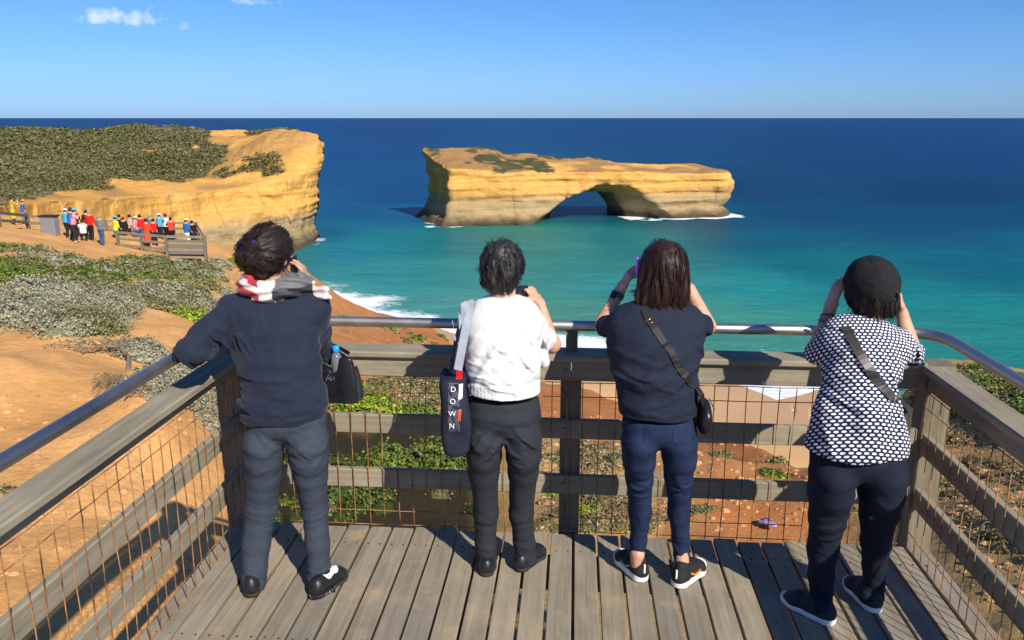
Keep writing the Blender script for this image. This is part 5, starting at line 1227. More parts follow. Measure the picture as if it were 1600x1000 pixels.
for pl in ([(1050, 668), (1053, 690), (1068, 694), (1085, 684), (1088, 664)], [(1008, 668), (1006, 690), (992, 694), (976, 686), (973, 666)]):
    m = MB(); m.tube(drape(f3, spline([onsurf(f3, *c) for c in pl], 22), .0004), .0018, 5); m.build('pocket_seam', M_JEAN, tr3)
tor = [N_(1031, 656, 3.22, 121, .130), N_(1028, 620, 3.21, 112, .118), N_(1024, 580, 3.22, 118, .112), N_(1024, 545, 3.24, 122, .108), N_(1025, 510, 3.28, 126, .092), N_(1026, 490, 3.29, 100, .064)]
sL = J(974, 508, 3.28); eL = J(940, 508, 3.42); wL = J(968, 455, 3.48); sR = J(1080, 508, 3.29); eR = J(1106, 510, 3.43); wR = J(1078, 452, 3.50)
hz3 = J(1031, 660, 3.1)[2]
def top3(P):
    d = chain(P, tor, .05); d = smin(d, seg(P, J(976, 496, 3.29), J(1078, 495, 3.29), (.034, .044), (.034, .044)), .04)
    a = chain(P, [(sL, .050, .052), (J(948, 510, 3.36), .046, .050)], .02); b = chain(P, [(sR, .050, .052), (J(1100, 510, 3.37), .042, .050)], .02); d = smin(d, smin(a, b, .01), .035)
    d = smin(d, seg(P, J(960, 535, 3.27), J(972, 580, 3.23), .034, .034), .03); d = smin(d, seg(P, J(1088, 530, 3.28), J(1078, 570, 3.24), .034, .034), .03)
    for f_ in ((J(985, 600, 3.08), UP+XA*.25, .065, .005, .12, 1), (J(1060, 600, 3.08), UP-XA*.4, .05, .006, .12, 2), (J(950, 525, 3.28), UP-XA*.8, .05, .005, .08, 3), (J(1100, 530, 3.28), UP+XA*.9, .04, .006, .08, 4), (J(1040, 570, 3.08), UP*.9-XA*.5, .05, .0045, .10, 5), (J(1010, 625, 3.08), UP+XA*.1, .05, .004, .12, 6)): d = d-fold(P, *f_)
    d = d-fbm(P, 8, 3, 3)*.003; d = d+.0022*np.exp(-((P[:, 2]-hz3-.022)/.005)**2)
    return smax(d, hz3-P[:, 2]+.005*np.sin(P[:, 0]*25), .006)
sdf_mesh('tee_shirt', top3, np.array([.10, 3.0, hz3-.02]), np.array([.92, 3.52, 1.36]), .006, M_TEE, p3)
c3 = J(1036, 424, 3.34); M3 = frame((-.08, 1, -.10)); nk3 = J(1032, 488, 3.30)
def body3(P): return smin(head_d((P-c3)@M3, .98), seg(P, c3+M3@np.array([0, -.02, -.06]), nk3, (.050, .052), (.058, .055)), .03)
def handl3(P):
    d = seg(P, eL, wL, (.037, .036), (.025, .022)); return smin(d, hand_d(P, wL, J(988, 420, 3.50)-wL, np.array([.9, .3, 0]), .5, 1.0, 1, 1, .4, (.35, .5, .6, .7)), .015)
def handr3(P):
    d = seg(P, eR, wR, (.037, .036), (.025, .022)); return smin(d, hand_d(P, wR, J(1056, 425, 3.60)-wR, np.array([-.9, .3, 0]), .5, 1.0, -1, 1, .4), .015)
a3 = [(J(996, 865, 3.24), np.array([*atz(1006, 911, 0)[:2]+np.array([-.03, .04]), .07])), (J(1065, 865, 3.24), np.array([*atz(1056, 920, 0)[:2]+np.array([.03, .04]), .07]))]
whole_body(p3, [body3, handl3, handr3], top3, f3, np.array([.10, 3.0, .03]), np.array([.95, 3.76, 1.62]), a3); eyes(p3, c3, M3, .98)
def hair3(P):
    q = (P-c3)@M3; qm = np.abs(q)*[1, 0, 0]+q*[0, 1, 1]
    d = ell(q, (0, -.016, .030), (.088, .104, .102)); d = smin(d, ell(q, (-.006, -.045, -.060), (.088, .064, .090)), .04); d = smin(d, ell(q, (-.030, -.046, -.125), (.066, .042, .050)), .03); d = smin(d, ell(q, (.052, -.03, -.10), (.030, .042, .065)), .03)
    d = smax(d, -ell(q, (0, .115, -.06), (.066, .12, .15)), .02); d = smax(d, -ell(q, (.012, -.12, -.175), (.020, .06, .060)), .02)
    ang = np.arctan2(q[:, 0], -q[:, 1]); return d-.0035*np.sin(ang*22+3*vnoise(q, 14, 4))*sstep(.08, -.02, q[:, 2])-fbm(q*[1, 1, .35], 36, 8, 3)*.004
cr3 = c3+M3@np.array([.014, -.05, .125])
def flow3(P): v = P-cr3; v = v/(np.linalg.norm(v, axis=1)[:, None]+.02)*np.clip(1.2-np.linalg.norm(v, axis=1)*7, .05, 1)[:, None]+np.array([0, 0, -1.0])+.22*np.stack([vnoise(P, 18, 1), vnoise(P, 18, 2), P[:, 0]*0], 1); return v
rts = scalp_roots(hair3, M3, c3, 3200, 3, lambda v: v[1] < .45 and v[2] > -.35)
ws = wisps([c3+M3@np.array(v) for v in ((-.085, -.04, -.12), (-.06, -.07, -.15), (-.095, -.03, -.08), (.08, -.04, -.13), (.04, -.06, -.15))], [(-.75, 0, -.75), (-.35, 0, -1), (-.8, 0, -.5), (.5, 0, -.9), (.1, 0, -1)], .065, 240, 7, .0026, 7, .2)
lowz = c3[2]-.135
hair_mesh('hair', hair3, c3-.20, c3+[.16, .16, .17], .006, M_HAIR_BROWN, p3, rts, flow3, .25, 16, .0022, 6, free=lambda p: p[:, 2] < lowz, extra=[ws], jt=.10)
wp = wL+(eL-wL)*.12; m = MB(); u_ = (eL-wL)/np.linalg.norm(eL-wL); m.tube([wp-u_*.011, wp-u_*.010, wp+u_*.010, wp+u_*.011], [.024, .030, .031, .026], 18); wt = m.build('watch', plain('blue_watch_strap', (.05, .09, .17), .5, .4), p3, True)
q = wp+np.array([-.6, -.75, .2])/1.0*.030; m = MB(); m.bar(q-u_*.015, q+u_*.015, .030, .008, up=(-.6, -.75, .2), bev=.003); m.build('watch_face', M_BLK, wt)
pc = J(996, 420, 3.50); m = MB(); m.bar(pc-UP*.03-XA*.005, pc+UP*.045+XA*.0, .010, .075, up=(0, 1, 0), bev=.003); o = m.build('mobile_phone', plain('lilac_case', (.50, .16, .85), .35, .5)); prop(o, 'phone in a bright lilac case held up beside the long dark hair', 'phone')
m = MB(); m.bar(pc+XA*.014-UP*.03, pc+XA*.014+UP*.045, .016, .078, up=(0, 1, 0), bev=.003); mo = m.build('phone_back', M_BLK, o)
M_SNK = plain('black_mesh_sneaker', (.018, .018, .02), .75, .3, .3, 200, .4, .002); M_SOL = plain('white_foam_sole', (.80, .80, .79), .55, .3, .03); M_ORG = plain('orange_mark', (.75, .22, .02), .5); M_GLD = plain('brass', (.75, .50, .15), .3, .5, metal=1.0)
for (hx, hy, tx, ty_), lb, sw in (((1006, 911, 966, 868), 'black sneaker with a thick white sole, toe to the left', -1), ((1056, 920, 1100, 878), 'black sneaker with a thick white sole and an orange curved mark', 1)):
    u, hl, Ms, z0 = shoe(p3, atz(hx, hy, 0), atz(tx, ty_, 0), .245, .090, M_SNK, M_SOL, .032, .088, lb)
    def upf(P): 
        q = (P-hl)@Ms; d = chain(q, [(np.array([0, .038, .043]), .036, .036), (np.array([0, .10, .045]), .038, .038), (np.array([.002, .17, .035]), .045, .028)], .03, (1, 0, 0)); return smin(d, seg(q, (0, .042, .033), (0, .052, .091), (.0325, .040), (.030, .040), (1, 0, 0)), .02)
    for s_ in (-1, 1):
        ctl = [hl+Ms@np.array([s_*.06, yy, zz]) for yy, zz in ((.165, .052), (.12, .044), (.085, .046), (.060, .066))]; pts_ = drape(upf, spline(ctl, 12), .0012)
        m = MB(); m.tube(pts_, [.0015+.0042*math.sin(min(1, i/8)*2.2) for i in range(13)], 6); m.build('curved_mark', M_ORG if sw > 0 else plain('grey_mark', (.35, .35, .36), .5), u, True)
    q = hl+Ms@np.array([0, -.001, .075]); m = MB(); m.tube([q-UP*.024, q+UP*.016], .0045, 6); m.build('heel_tab', M_LET, u)
# strap and small black bag
b3 = empty('crossbody_bag', J(1099, 650, 3.16)-UP*.08, 'small black crossbody bag at the right hip of the navy tee', 'bag')
def cb(P):
    q = P-J(1099, 650, 3.20); x = q@XA; d = ell(np.stack([x, q[:, 1], q[:, 2]], 1), (0, 0, 0), (.036, .085, .078)); return smax(d, np.abs(x)-.030, .012)-vnoise(P, 20, 2)*.003
sdf_mesh('bag_body', cb, J(1099, 650, 3.20)-[.06, .11, .11], J(1099, 650, 3.20)+[.06, .11, .11], .0045, M_TOTE, b3)
m = MB(); c_ = J(1099, 650, 3.20); m.tube([c_+XA*.031+FW*y_+UP*(.055-.3*y_*y_) for y_ in np.linspace(-.07, .07, 9)], .0025, 6); m.build('zip', M_GLD, b3)
path = drape(top3, spline([onsurf(top3, *c) for c in ((1008, 484), (1014, 500), (1032, 528), (1052, 558), (1072, 588), (1088, 606))], 26), .002)+[J(1096, 618, 3.13), J(1099, 632, 3.15)]
ribbon('strap', path, .030, .003, plain('black_webbing', (.015, .014, .014), .6, .3, .2, 300, .3, .001), b3, gradn(top3))
q = onsurf(top3, 1016, 503); tng = path[8]-path[4]; tng /= np.linalg.norm(tng); sdv = np.cross(tng, gradn(top3)(q)); gg = gradn(top3)(q)*.007
m = MB(); m.tube([q+gg+sdv*.020+tng*.009, q+gg-sdv*.020+tng*.009, q+gg-sdv*.020-tng*.009, q+gg+sdv*.020-tng*.009], .0022, 6, closed=True); m.build('buckle', M_GLD, b3, True)
# ---------------------------------------------------------------- person 4: dotted shirt, black hat
p4 = empty('person', (1.15, 3.0, 0), 'person in a black hat and a navy shirt covered in white dots', 'person')
b = NB('dotted_shirt'); at = b.attr('dots').outputs['Vector']; wv = b.new('ShaderNodeTexNoise'); wv.inputs['Scale'].default_value = 5; b.link(b.co(), wv.inputs['Vector']); off = b.new('ShaderNodeVectorMath', operation='MULTIPLY_ADD'); b.link(wv.outputs['Color'], off.inputs[0]); off.inputs[1].default_value = (.012, .012, 0); b.link(at, off.inputs[2])
sp = b.new('ShaderNodeSeparateXYZ'); b.link(off.outputs[0], sp.inputs[0]); du, dv = .0238, .0150
v_ = b.math('DIVIDE', sp.outputs[1], dv); row = b.math('FLOOR', v_); fv = b.math('SUBTRACT', b.math('FRACT', v_), .5); sh = b.math('MULTIPLY', b.math('MODULO', b.math('ADD', row, 200), 2), .5)
fu = b.math('SUBTRACT', b.math('FRACT', b.math('ADD', b.math('DIVIDE', sp.outputs[0], du), sh)), .5)
uu = b.math('POWER', b.math('ABSOLUTE', b.math('DIVIDE', fu, .345)), 2.2); vv = b.math('POWER', b.math('ABSOLUTE', b.math('DIVIDE', fv, .345)), 2.2); dd = b.math('ADD', uu, vv)
mk = b.ramp(dd, [(.82, 1), (1.0, 0)]); b.set(b.mix(mk, (.014, .018, .060), (.80, .80, .80)), .8, .2); b.bump(b.noise(14, 4, .6, b.co()), .2, .015); M_DOT = b.m
M_NAVP = cloth('dark_navy_trousers', (.010, .014, .028), .85, 900, .12)
pel = [N_(1338, 700, 3.03, 134, .095), N_(1339, 714, 3.00, 144, .105)]
L4 = [N_(1301, 742, 2.99, 72, .112), N_(1298, 768, 3.00, 66, .100), N_(1293, 805, 3.02, 60, .085), N_(1286, 855, 3.05, 48, .066), N_(1283, 900, 3.05, 40, .055), N_(1283, 950, 3.05, 37, .052)]
R4 = [N_(1378, 742, 3.00, 72, .112), N_(1377, 768, 3.01, 66, .100), N_(1373, 800, 3.03, 60, .085), N_(1368, 845, 3.08, 48, .066), N_(1366, 885, 3.11, 38, .055), N_(1365, 934, 3.12, 35, .052)]
tr4, f4 = trousers(p4, M_NAVP, pel, [L4, R4], leg_folds(L4, R4, 70, .002, .0018)+[(J(1290, 830, 2.94), UP-XA*.5, .035, .004, .08, 8), (J(1372, 830, 2.96), UP+XA*.5, .035, .004, .08, 9)], .004, J(1338, 705, 3.0)[2])
tor = [N_(1340, 716, 3.03, 146, .142), N_(1338, 690, 3.02, 142, .138), N_(1338, 650, 3.02, 122, .122), N_(1343, 600, 3.05, 96, .108), N_(1347, 560, 3.09, 106, .106), N_(1350, 534, 3.13, 124, .092), N_(1352, 520, 3.15, 96, .062)]
sL = J(1298, 541, 3.13); eL = J(1276, 545, 3.26); wL = J(1296, 487, 3.31); sR = J(1404, 541, 3.15); eR = J(1424, 546, 3.28); wR = J(1409, 490, 3.33)
hz4 = J(1340, 722, 2.9)[2]
def top4(P):
    d = chain(P, tor, .05); d = smin(d, seg(P, J(1300, 532, 3.14), J(1404, 532, 3.15), (.036, .046), (.036, .046)), .03)
    a = chain(P, [(sL, .050, .052), (J(1276, 550, 3.20), .050, .052)], .02); b = chain(P, [(sR, .050, .052), (J(1424, 552, 3.22), .048, .052)], .02); d = smin(d, smin(a, b, .01), .03)
    d = smin(d, seg(P, J(1335, 512, 3.15), J(1372, 512, 3.155), (.030, .042), (.030, .042)), .01)     # collar
    d = d+.006*np.exp(-((P[:, 2]-J(1352, 515, 3.1)[2])/.005)**2)
    for f_ in ((J(1340, 640, 2.88), UP+XA*.45, .06, .007, .13, 1), (J(1395, 600, 2.95), UP*.8+XA, .045, .007, .10, 2), (J(1280, 570, 3.05), UP*.8-XA, .05, .006, .08, 3), (J(1425, 560, 3.15), XA+UP*.3, .026, .006, .07, 4), (J(1300, 680, 2.9), XA+UP*.2, .08, .006, .12, 5), (J(1380, 685, 2.9), XA-UP*.2, .07, .006, .12, 6)): d = d-fold(P, *f_)
    return smax(d-fbm(P, 9, 3, 3)*.003, hz4-P[:, 2]+.004*np.sin(P[:, 0]*22), .008)
ax4 = J(1340, 620, 3.08)
def dots(V):
    q = V-ax4-np.array([0, .36, 0]); a = np.arctan2(q@XA, np.maximum(-q[:, 1], .08)); r_ = .49; return {'dots': np.stack([a*r_, q[:, 2]+.55*q[:, 1], q[:, 2]*0], 1)}
sdf_mesh('dotted_shirt', top4, np.array([.86, 2.80, hz4-.02]), np.array([1.72, 3.42, 1.26]), .006, M_DOT, p4, dots)
c4 = J(1360, 452, 3.20); M4 = frame((.02, 1, -.12)); nk4 = J(1354, 514, 3.15)
def body4(P): return smin(head_d((P-c4)@M4, 1.0), seg(P, c4+M4@np.array([0, -.02, -.06]), nk4, (.050, .052), (.058, .055)), .03)
def handl4(P):
    d = seg(P, eL, wL, (.038, .036), (.025, .023)); return smin(d, hand_d(P, wL, J(1307, 450, 3.33)-wL, np.array([.95, .25, 0]), .22, 1.0, 1, .6, .3), .015)
def handr4(P):
    d = seg(P, eR, wR, (.038, .036), (.025, .023)); return smin(d, hand_d(P, wR, J(1403, 456, 3.35)-wR, np.array([-.95, .25, 0]), .35, 1.0, -1, .6, .3), .015)
a4 = [(J(1282, 925, 3.06), np.array([*atz(1303, 978, 0)[:2]+np.array([-.04, .035]), .06])), (J(1364, 915, 3.13), np.array([*atz(1370, 960, 0)[:2]+np.array([-.03, .04]), .06]))]
whole_body(p4, [body4, handl4, handr4], top4, f4, np.array([.84, 2.80, .03]), np.array([1.74, 3.62, 1.52]))
for a_, b_ in a4: sdf_mesh('sock', lambda P: seg(P, a_, b_, (.040, .042), (.036, .042)), *bounds([a_, b_], .08), .006, M_NAVP, p4); eyes(p4, c4, M4)
def hair4(P):
    q = (P-c4)@M4; d = ell(q, (0, -.018, .0), (.088, .104, .090)); d = smin(d, ell(q, (.012, -.050, -.068), (.066, .046, .046)), .03); d = smax(d, -ell(q, (0, .115, -.05), (.07, .11, .13)), .02); ang = np.arctan2(q[:, 0], -q[:, 1]); return d-.004*np.sin(ang*20+3*vnoise(q, 14, 4))-fbm(q*[1, 1, .35], 36, 8, 2)*.004
def flow4(P): return np.array([0, 0, -1.0])+np.array([.35, 0, 0])*np.sign((P-c4)@XA)[:, None]*.4+.3*np.stack([vnoise(P, 22, 1), vnoise(P, 22, 2), P[:, 0]*0], 1)
rts = scalp_roots(hair4, M4, c4, 700, 4, lambda v: v[1] < .4 and -.5 < v[2] < .2); ws = wisps([c4+M4@np.array(v) for v in ((.07, -.04, -.09), (.0, -.08, -.10), (-.07, -.04, -.09))], [(.5, 0, -.8), (.1, -.2, -1), (-.3, 0, -1)], .03, 120, 9, .0026, 6, .2)
hair_mesh('hair', hair4, c4-.18, c4+.14, .006, M_HAIR_BLACK, p4, rts, flow4, .09, 9, .0032, 6, free=lambda p: p[:, 2] < c4[2]-.10, extra=[ws])
def hat(P):
    q = (P-c4)@M4; q2 = q.copy(); c, s = math.cos(.16), math.sin(.16); q2[:, 0], q2[:, 2] = q[:, 0]*c+q[:, 2]*s, -q[:, 0]*s+q[:, 2]*c
    d = ell(q2, (0, -.020, .024), (.103, .118, .112)); d = smax(d, -.088-q2[:, 2]+np.clip(q2[:, 1], -.1, .2)*.45, .012); d = smin(d, seg(q2, (-.05, .09, .0), (.05, .09, .0), (.03, .012), (.03, .012), UP), .02)
    d = d+.0035*np.exp(-((q2[:, 2]+.036-.35*np.clip(q2[:, 1], -.1, .2))/.004)**2); return d-.0035*vnoise(q2, 16, 2)-.002*vnoise(q2, 40, 3)-.0018*np.exp(-(q2[:, 0]/.004)**2)
sdf_mesh('hat', hat, c4-.18, c4+.19, .006, cloth('black_felt', (.015, .015, .017), .9, 500, .1), p4)
for k, (o_, rr4, mm) in enumerate(((.02, .0285, M_DRK), (.034, .030, M_STEEL), (.046, .031, plain('brown_leather', (.12, .06, .03), .6)))):
    u_ = (eL-wL)/np.linalg.norm(eL-wL); cc_ = wL+u_*o_; X_ = np.cross(u_, UP); X_ /= np.linalg.norm(X_); Y_ = np.cross(u_, X_); m = MB(); m.tube([cc_+(X_*math.cos(a)+Y_*math.sin(a))*rr4+u_*.006*math.cos(a+k) for a in np.linspace(0, 2*math.pi, 18)[:-1]], .0026, 6, closed=True); m.build('bracelet', mm, p4, True)
M_SLIP = plain('navy_slip_on', (.022, .026, .036), .75, .3, .2, 150, .3, .001)
h_, t_ = atz(1303, 978, 0), atz(1208, 925, 0); shoe(p4, h_, t_, .25, .092, M_SLIP, M_SOL, .022, .060, 'dark slip-on shoe with a white sole, toe pointing left')
h_, t_ = atz(1370, 960, 0), atz(1318, 900, 0); shoe(p4, h_, t_, .25, .092, M_SLIP, M_SOL, .022, .060, 'dark slip-on shoe with a white sole')
b4 = empty('crossbody_bag', J(1412, 650, 3.12)-UP*.08, 'brown-grey strap bag slung across the back of the dotted shirt', 'bag')
path = drape(top4, spline([onsurf(top4, *c) for c in ((1322, 512), (1330, 528), (1346, 558), (1368, 592), (1390, 616), (1400, 624))], 26), .002)+[J(1409, 632, 3.10), J(1413, 644, 3.18)]
ribbon('strap', path, .034, .003, plain('taupe_leather', (.045, .038, .032), .45, .4, .1, 80), b4, gradn(top4))
m = MB(); c_ = J(1404, 655, 3.24); m.bar(c_-UP*.07, c_+UP*.07, .05, .16, up=(0, 1, 0), bev=.015); m.build('bag_body', plain('taupe_bag', (.06, .052, .045), .5), b4)
pc = J(1358, 447, 3.62); m = MB(); m.bar(pc-XA*.075, pc+XA*.075, .010, .074, bev=.003); o = m.build('mobile_phone', plain('grey_phone', (.03, .03, .035), .3, .5)); prop(o, 'phone held up in both hands in front of the black hat', 'phone')
# ================================================================ THE LOWER LOOKOUT AND ITS VISITORS
pc0 = atd(200, 396, 47.0); ZP = float(atd(322, 402, 45.5)[2])      # deck level of the lower lookout
def pz(px, py): return atz(px, py, ZP)
plat = empty('lookout_platform', (pz(260, 399)[0], pz(260, 399)[1], ZP), 'distant grey timber lookout with railings, crowded with visitors', 'lookout')
c_fl, c_fm, c_fr, c_br, c_bl = pz(186, 392), pz(262, 400), pz(322, 401), pz(309, 376), pz(168, 372)
m = MB(); base = [c_fl, c_fm, c_fr, c_br, c_bl]; V = [tuple(p-UP*.12) for p in base]+[tuple(p) for p in base]; n = 5
m.add(V, [tuple(range(n-1, -1, -1)), tuple(range(n, 2*n))]+[(i, (i+1) % n, n+(i+1) % n, n+i) for i in range(n)]); m.build('deck', M_RAILX, plat)
PD = []
def frail(a, b_, nposts, boards=(.35, .70, 1.05), mat=M_RAILX, cap=True):
    for k in range(nposts+1):
        p = a+(b_-a)*k/nposts
        if any(np.hypot(*(p-q)[:2]) < .2 for q in PD): continue
        PD.append(p); gz = float(ground_z(p[0], p[1])); m = MB(); m.bar((p[0], p[1], min(gz, ZP)-.3), (p[0], p[1], ZP+1.12), .13, .13, up=(0, 1, 0)); m.build('post', M_POST, plat)
    for z in boards:
        m = MB(); m.bar(a+UP*z, b_+UP*z, .05, .13); m.build('rail', mat, plat)
frail(c_fl, c_fm, 2); frail(c_fm, c_fr, 1); frail(c_fr, c_br, 1); frail(c_br, c_bl, 4)
m = MB(); e_ = (c_fr-c_fm)/np.linalg.norm(c_fr-c_fm); m.bar(c_fm+e_*.1+UP*.50, c_fr-e_*.1+UP*.50, .03, .78); m.build('infill_panel', plain('grey_ply', (.20, .17, .13), .9, .1), plat)
# log fence and bin at the far left
lf = empty('log_fence', pz(30, 352), 'low weathered log fence beside the path at the far left', 'fence')
P_ = [hit(x, y)[0] for x, y in ((-120, 352), (-60, 354), (0, 356), (45, 358), (82, 361))]
for a, b_ in zip(P_[:-1], P_[1:]):
    for z in (.35, .75): m = MB(); m.bar(a+UP*z, b_+UP*(z+.03), .14, .14); m.build('rail', M_POST, lf)
for p in P_: m = MB(); m.bar(p-UP*.3, p+UP*.95, .16, .16, up=(0, 1, 0)); m.build('post', M_POST, lf)
bp, bd_ = hit(80, 366); m = MB(); m.bar(bp+UP*-.1, bp+UP*1.0, .85, .5, up=(0, 1, 0), bev=.03); bi = empty('information_board', bp, 'pale grey boxy sign cabinet at the end of the log fence', 'sign cabinet'); m.build('cabinet', plain('grey_panel', (.22, .22, .235), .7), bi)
m = MB(); m.bar(bp+UP*1.01, bp+UP*1.09, .95, .6, up=(0, 1, 0)); m.build('lid', plain('dark_lid', (.03, .03, .03), .6), bi)
MC = {}
def cm_(c):
    if c not in MC: MC[c] = cloth('visitor_cloth', c, .85, 200, .2)
    return MC[c]
TOPS = dict(red=(.72, .015, .012), white=(.78, .78, .76), grey=(.16, .18, .20), yellow=(.80, .70, .03), black=(.015, .015, .017), cyan=(.06, .38, .62), pink=(.80, .30, .38), peach=(.75, .42, .30), ochre=(.50, .36, .05), blue=(.03, .14, .42), teal=(.02, .45, .50), jeans=(.05, .10, .22), green=(.03, .40, .15), cream=(.70, .60, .38), dark=(.02, .022, .03), redpat=(.70, .06, .03))
def visitor(px, py, top, bottom, hair, label, H=1.62, face=0.0, hat=None, pose='stand', onp=True, seed=0, dress=False):
    r = random.Random(seed+500)
    p0 = pz(px, py) if onp else hit(px, py)[0]; s = H/1.68; cr = .62 if pose == 'crouch' else 1.0
    e = empty('person', p0, label, 'person', 'visitors at the lower lookout'); fwd = np.array([math.sin(R(face)), math.cos(R(face)), 0]); M = frame(fwd); W = lambda x, y, z: p0+M@(np.array([x, y, z])*s)
    hp = .86*cr if pose != 'crouch' else .42; lean = .10 if pose == 'lean' else .02
    hipL, hipR = W(-.08, 0, hp), W(.08, 0, hp); st = r.uniform(.03, .12)
    if pose == 'crouch': kL, kR = W(-.16, .30, .42), W(.16, .28, .44)
    else: kL, kR = W(-.09, .04+st*.5, .46), W(.09, .04-st*.3, .46)
    aL, aR = W(-.10, st, .05), W(.10, -st, .05)
    sh = hp+.50; nb = W(0, lean*.8, sh+.06); hc = W(0, lean+.02, sh+.21)
    shL, shR = W(-.175, lean*.8, sh-.01), W(.175, lean*.8, sh-.01)
    up_ = r.random() < .45
    if up_: eL, hL, eR, hR = W(-.20, .24, sh-.16), W(-.07, .33, sh+.10), W(.20, .24, sh-.16), W(.07, .33, sh+.10)
    else: eL, hL, eR, hR = W(-.25, .03, sh-.28), W(-.20, .18, sh-.48), W(.24, .05, sh-.28), W(.19, .22, sh-.44)
    def body(P):
        d = ell((P-hc)@M/s, (0, 0, 0), (.078, .098, .118))*s; d = smin(d, seg(P, hc, nb, .055, .06), .02)
        for a, b_, c_ in ((shL, eL, hL), (shR, eR, hR)): d = smin(d, arm_d(P, [a, b_, c_], [.045, .038, .028]), .02); d = smin(d, ell(P, c_, (.045, .045, .045)), .02)
        for a, b_, c_ in ((hipL, kL, aL), (hipR, kR, aR)): d = smin(d, arm_d(P, [a, b_, c_], [.07, .05, .04]), .02); d = smin(d, seg(P, c_, c_+M@np.array([0, .15, -.02]), .04, .035), .02)
        return smin(d, seg(P, W(0, 0, hp), nb, (.12, .09), (.13, .08), M[:, 0]), .03)
    def topf(P):
        d = seg(P, W(0, 0, hp+.02), W(0, lean*.7, sh-.06), (.165*s, .125*s), (.175*s, .12*s), M[:, 0]); d = smin(d, seg(P, shL, shR, .075, .075), .06)
        for a, b_ in ((shL, eL), (shR, eR)): d = smin(d, seg(P, a, b_, .07, .06), .03)
        if dress: d = smin(d, seg(P, W(0, 0, hp), W(0, 0, .40), (.17, .14), (.23, .20), M[:, 0]), .05)
        return smax(d-fbm(P, 6, seed, 2)*.010, (W(0, 0, .36)[2] if dress else W(0, 0, hp-.04)[2])-P[:, 2], .02)
    def botf(P):
        d = seg(P, W(-.04, -.01, hp), W(.04, -.01, hp), .125, .125)
        for a, b_, c_ in ((hipL, kL, aL), (hipR, kR, aR)): d = smin(d, arm_d(P, [a, b_, c_+UP*.03], [.10, .075, .06]), .03)
        return smax(d-fbm(P, 7, seed, 2)*.008, P[:, 2]-W(0, 0, hp+.06)[2], .02)
    lo, hi = bounds([p0, hc, eL, eR, hL, hR, kL, kR], .22); lo[2] = p0[2]-.02
    sdf_mesh('body', body, lo, hi, .026, M_SKIN, e); sdf_mesh('top', topf, lo, hi, .030, cm_(TOPS[top]), e); sdf_mesh('trousers', botf, lo, hi, .030, cm_(TOPS[bottom]), e)
    hcol = {'black': M_HAIR_BLACK, 'brown': M_HAIR_BROWN, 'grey': cm_((.28, .27, .26))}[hair]
    sdf_mesh('hair', lambda P: smax(ell((P-hc)@M/s, (0, -.02, .025), (.095, .11, .115))*s, ((P-hc)@M)[:, 1]-.06, .02), hc-.16, hc+.17, .022, hcol, e)
    if hat: sdf_mesh('hat', lambda P: smin(smax(ell((P-hc)@M/s, (0, 0, .05), (.105, .12, .10))*s, .04-((P-hc)@M)[:, 2], .01), ell((P-hc)@M/s, (0, .03, .055), (.15, .17, .02))*s, .01), hc-.19, hc+.22, .02, cm_(TOPS[hat]), e)
    return e
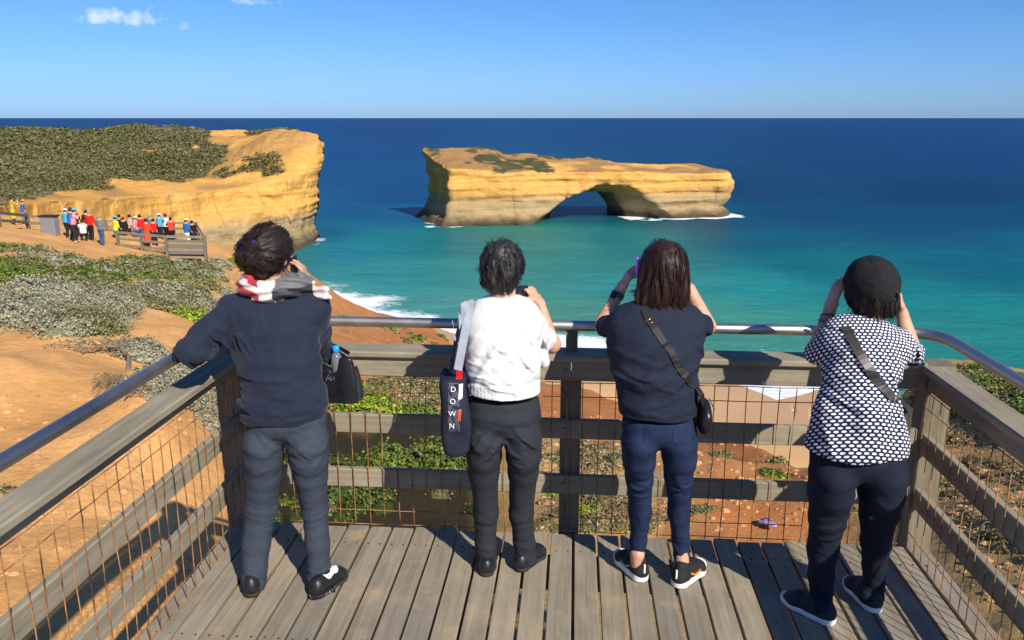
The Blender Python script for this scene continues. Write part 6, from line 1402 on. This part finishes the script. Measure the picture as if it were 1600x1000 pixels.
VS = [(106, 372, 'cyan', 'dark', 'black', 'visitor in sky blue with a white hat at the left end of the distant crowd', 20, 'white', 'stand', False, 0),
      (122, 371, 'black', 'dark', 'black', 'visitor in black behind the visitors in pink and white', 10, None, 'stand', False, 0),
      (118, 378, 'pink', 'dark', 'brown', 'visitor in a pink top with a cyan hat, bending forward', 60, 'teal', 'lean', False, 0),
      (132, 377, 'white', 'dark', 'black', 'crouching visitor in a white shirt', -30, None, 'crouch', False, 0),
      (144, 378, 'red', 'black', 'grey', 'grey-haired visitor in a long scarlet top', 0, None, 'stand', False, 0),
      (160, 382, 'grey', 'jeans', 'grey', 'grey-haired visitor in a grey top and blue jeans', 5, None, 'stand', False, 0),
      (184, 384, 'yellow', 'green', 'black', 'visitor in a bright yellow top, teal cap and green trousers', 30, 'teal', 'stand', True, 0),
      (196, 381, 'black', 'black', 'brown', 'visitor in black with a red hat beside the yellow top', -10, 'red', 'stand', True, 0),
      (204, 379, 'peach', 'dark', 'black', 'visitor in a peach top right of the red hat', 40, None, 'lean', True, 0),
      (213, 381, 'pink', 'jeans', 'brown', 'visitor with a cream sun hat and pink top', 80, 'cream', 'lean', True, 0),
      (232, 389, 'redpat', 'dark', 'black', 'visitor in a long orange-red dress at the front rail', 10, None, 'stand', True, 1),
      (243, 385, 'red', 'dark', 'black', 'short visitor in a red top next to the orange-red dress', -20, None, 'lean', True, 0),
      (252, 377, 'cyan', 'dark', 'black', 'visitor in pale cyan with a white cap at the back rail', 0, 'white', 'stand', True, 0),
      (262, 376, 'white', 'black', 'brown', 'bare-headed visitor in a white top at the back rail', -15, None, 'stand', True, 0),
      (294, 389, 'blue', 'white', 'black', 'visitor in blue with white trousers in the right corner of the lookout', 30, 'cream', 'stand', True, 0),
      (303, 388, 'black', 'dark', 'black', 'rightmost visitor of the lookout, all in black', 10, None, 'stand', True, 0),
      (222, 379, 'red', 'jeans', 'brown', 'visitor in red half hidden behind the cream hat', 0, None, 'stand', True, 0),
      (139, 372, 'black', 'dark', 'black', 'visitor in a black jacket between the white shirt and the scarlet top', -20, None, 'stand', False, 0),
      (113, 376, 'blue', 'dark', 'brown', 'visitor in royal blue just right of the white hat', 30, None, 'lean', False, 0),
      (270, 382, 'redpat', 'black', 'black', 'visitor in orange-red near the middle of the panelled rail', -40, None, 'stand', True, 0),
      (190, 379, 'dark', 'dark', 'black', 'visitor in dark clothes behind the yellow top', 0, None, 'stand', True, 0),
      (238, 377, 'grey', 'dark', 'grey', 'grey-haired visitor at the back rail beside the pale cyan top', 10, None, 'stand', True, 0),
      (23, 352, 'ochre', 'dark', 'brown', 'visitor in an ochre coat behind the log fence', 40, None, 'stand', False, 1),
      (38, 352, 'blue', 'grey', 'black', 'visitor in a blue jacket beside the ochre coat', 60, 'ochre', 'lean', False, 0)]
for i, (px, py, t, b_, h_, lab, fc, ht, ps, on, dr) in enumerate(VS):
    visitor(px, py, t, b_, h_, lab, H=[1.66, 1.6, 1.72, 1.58][i % 4], face=fc, hat=ht, pose=ps, onp=on, seed=i, dress=bool(dr))
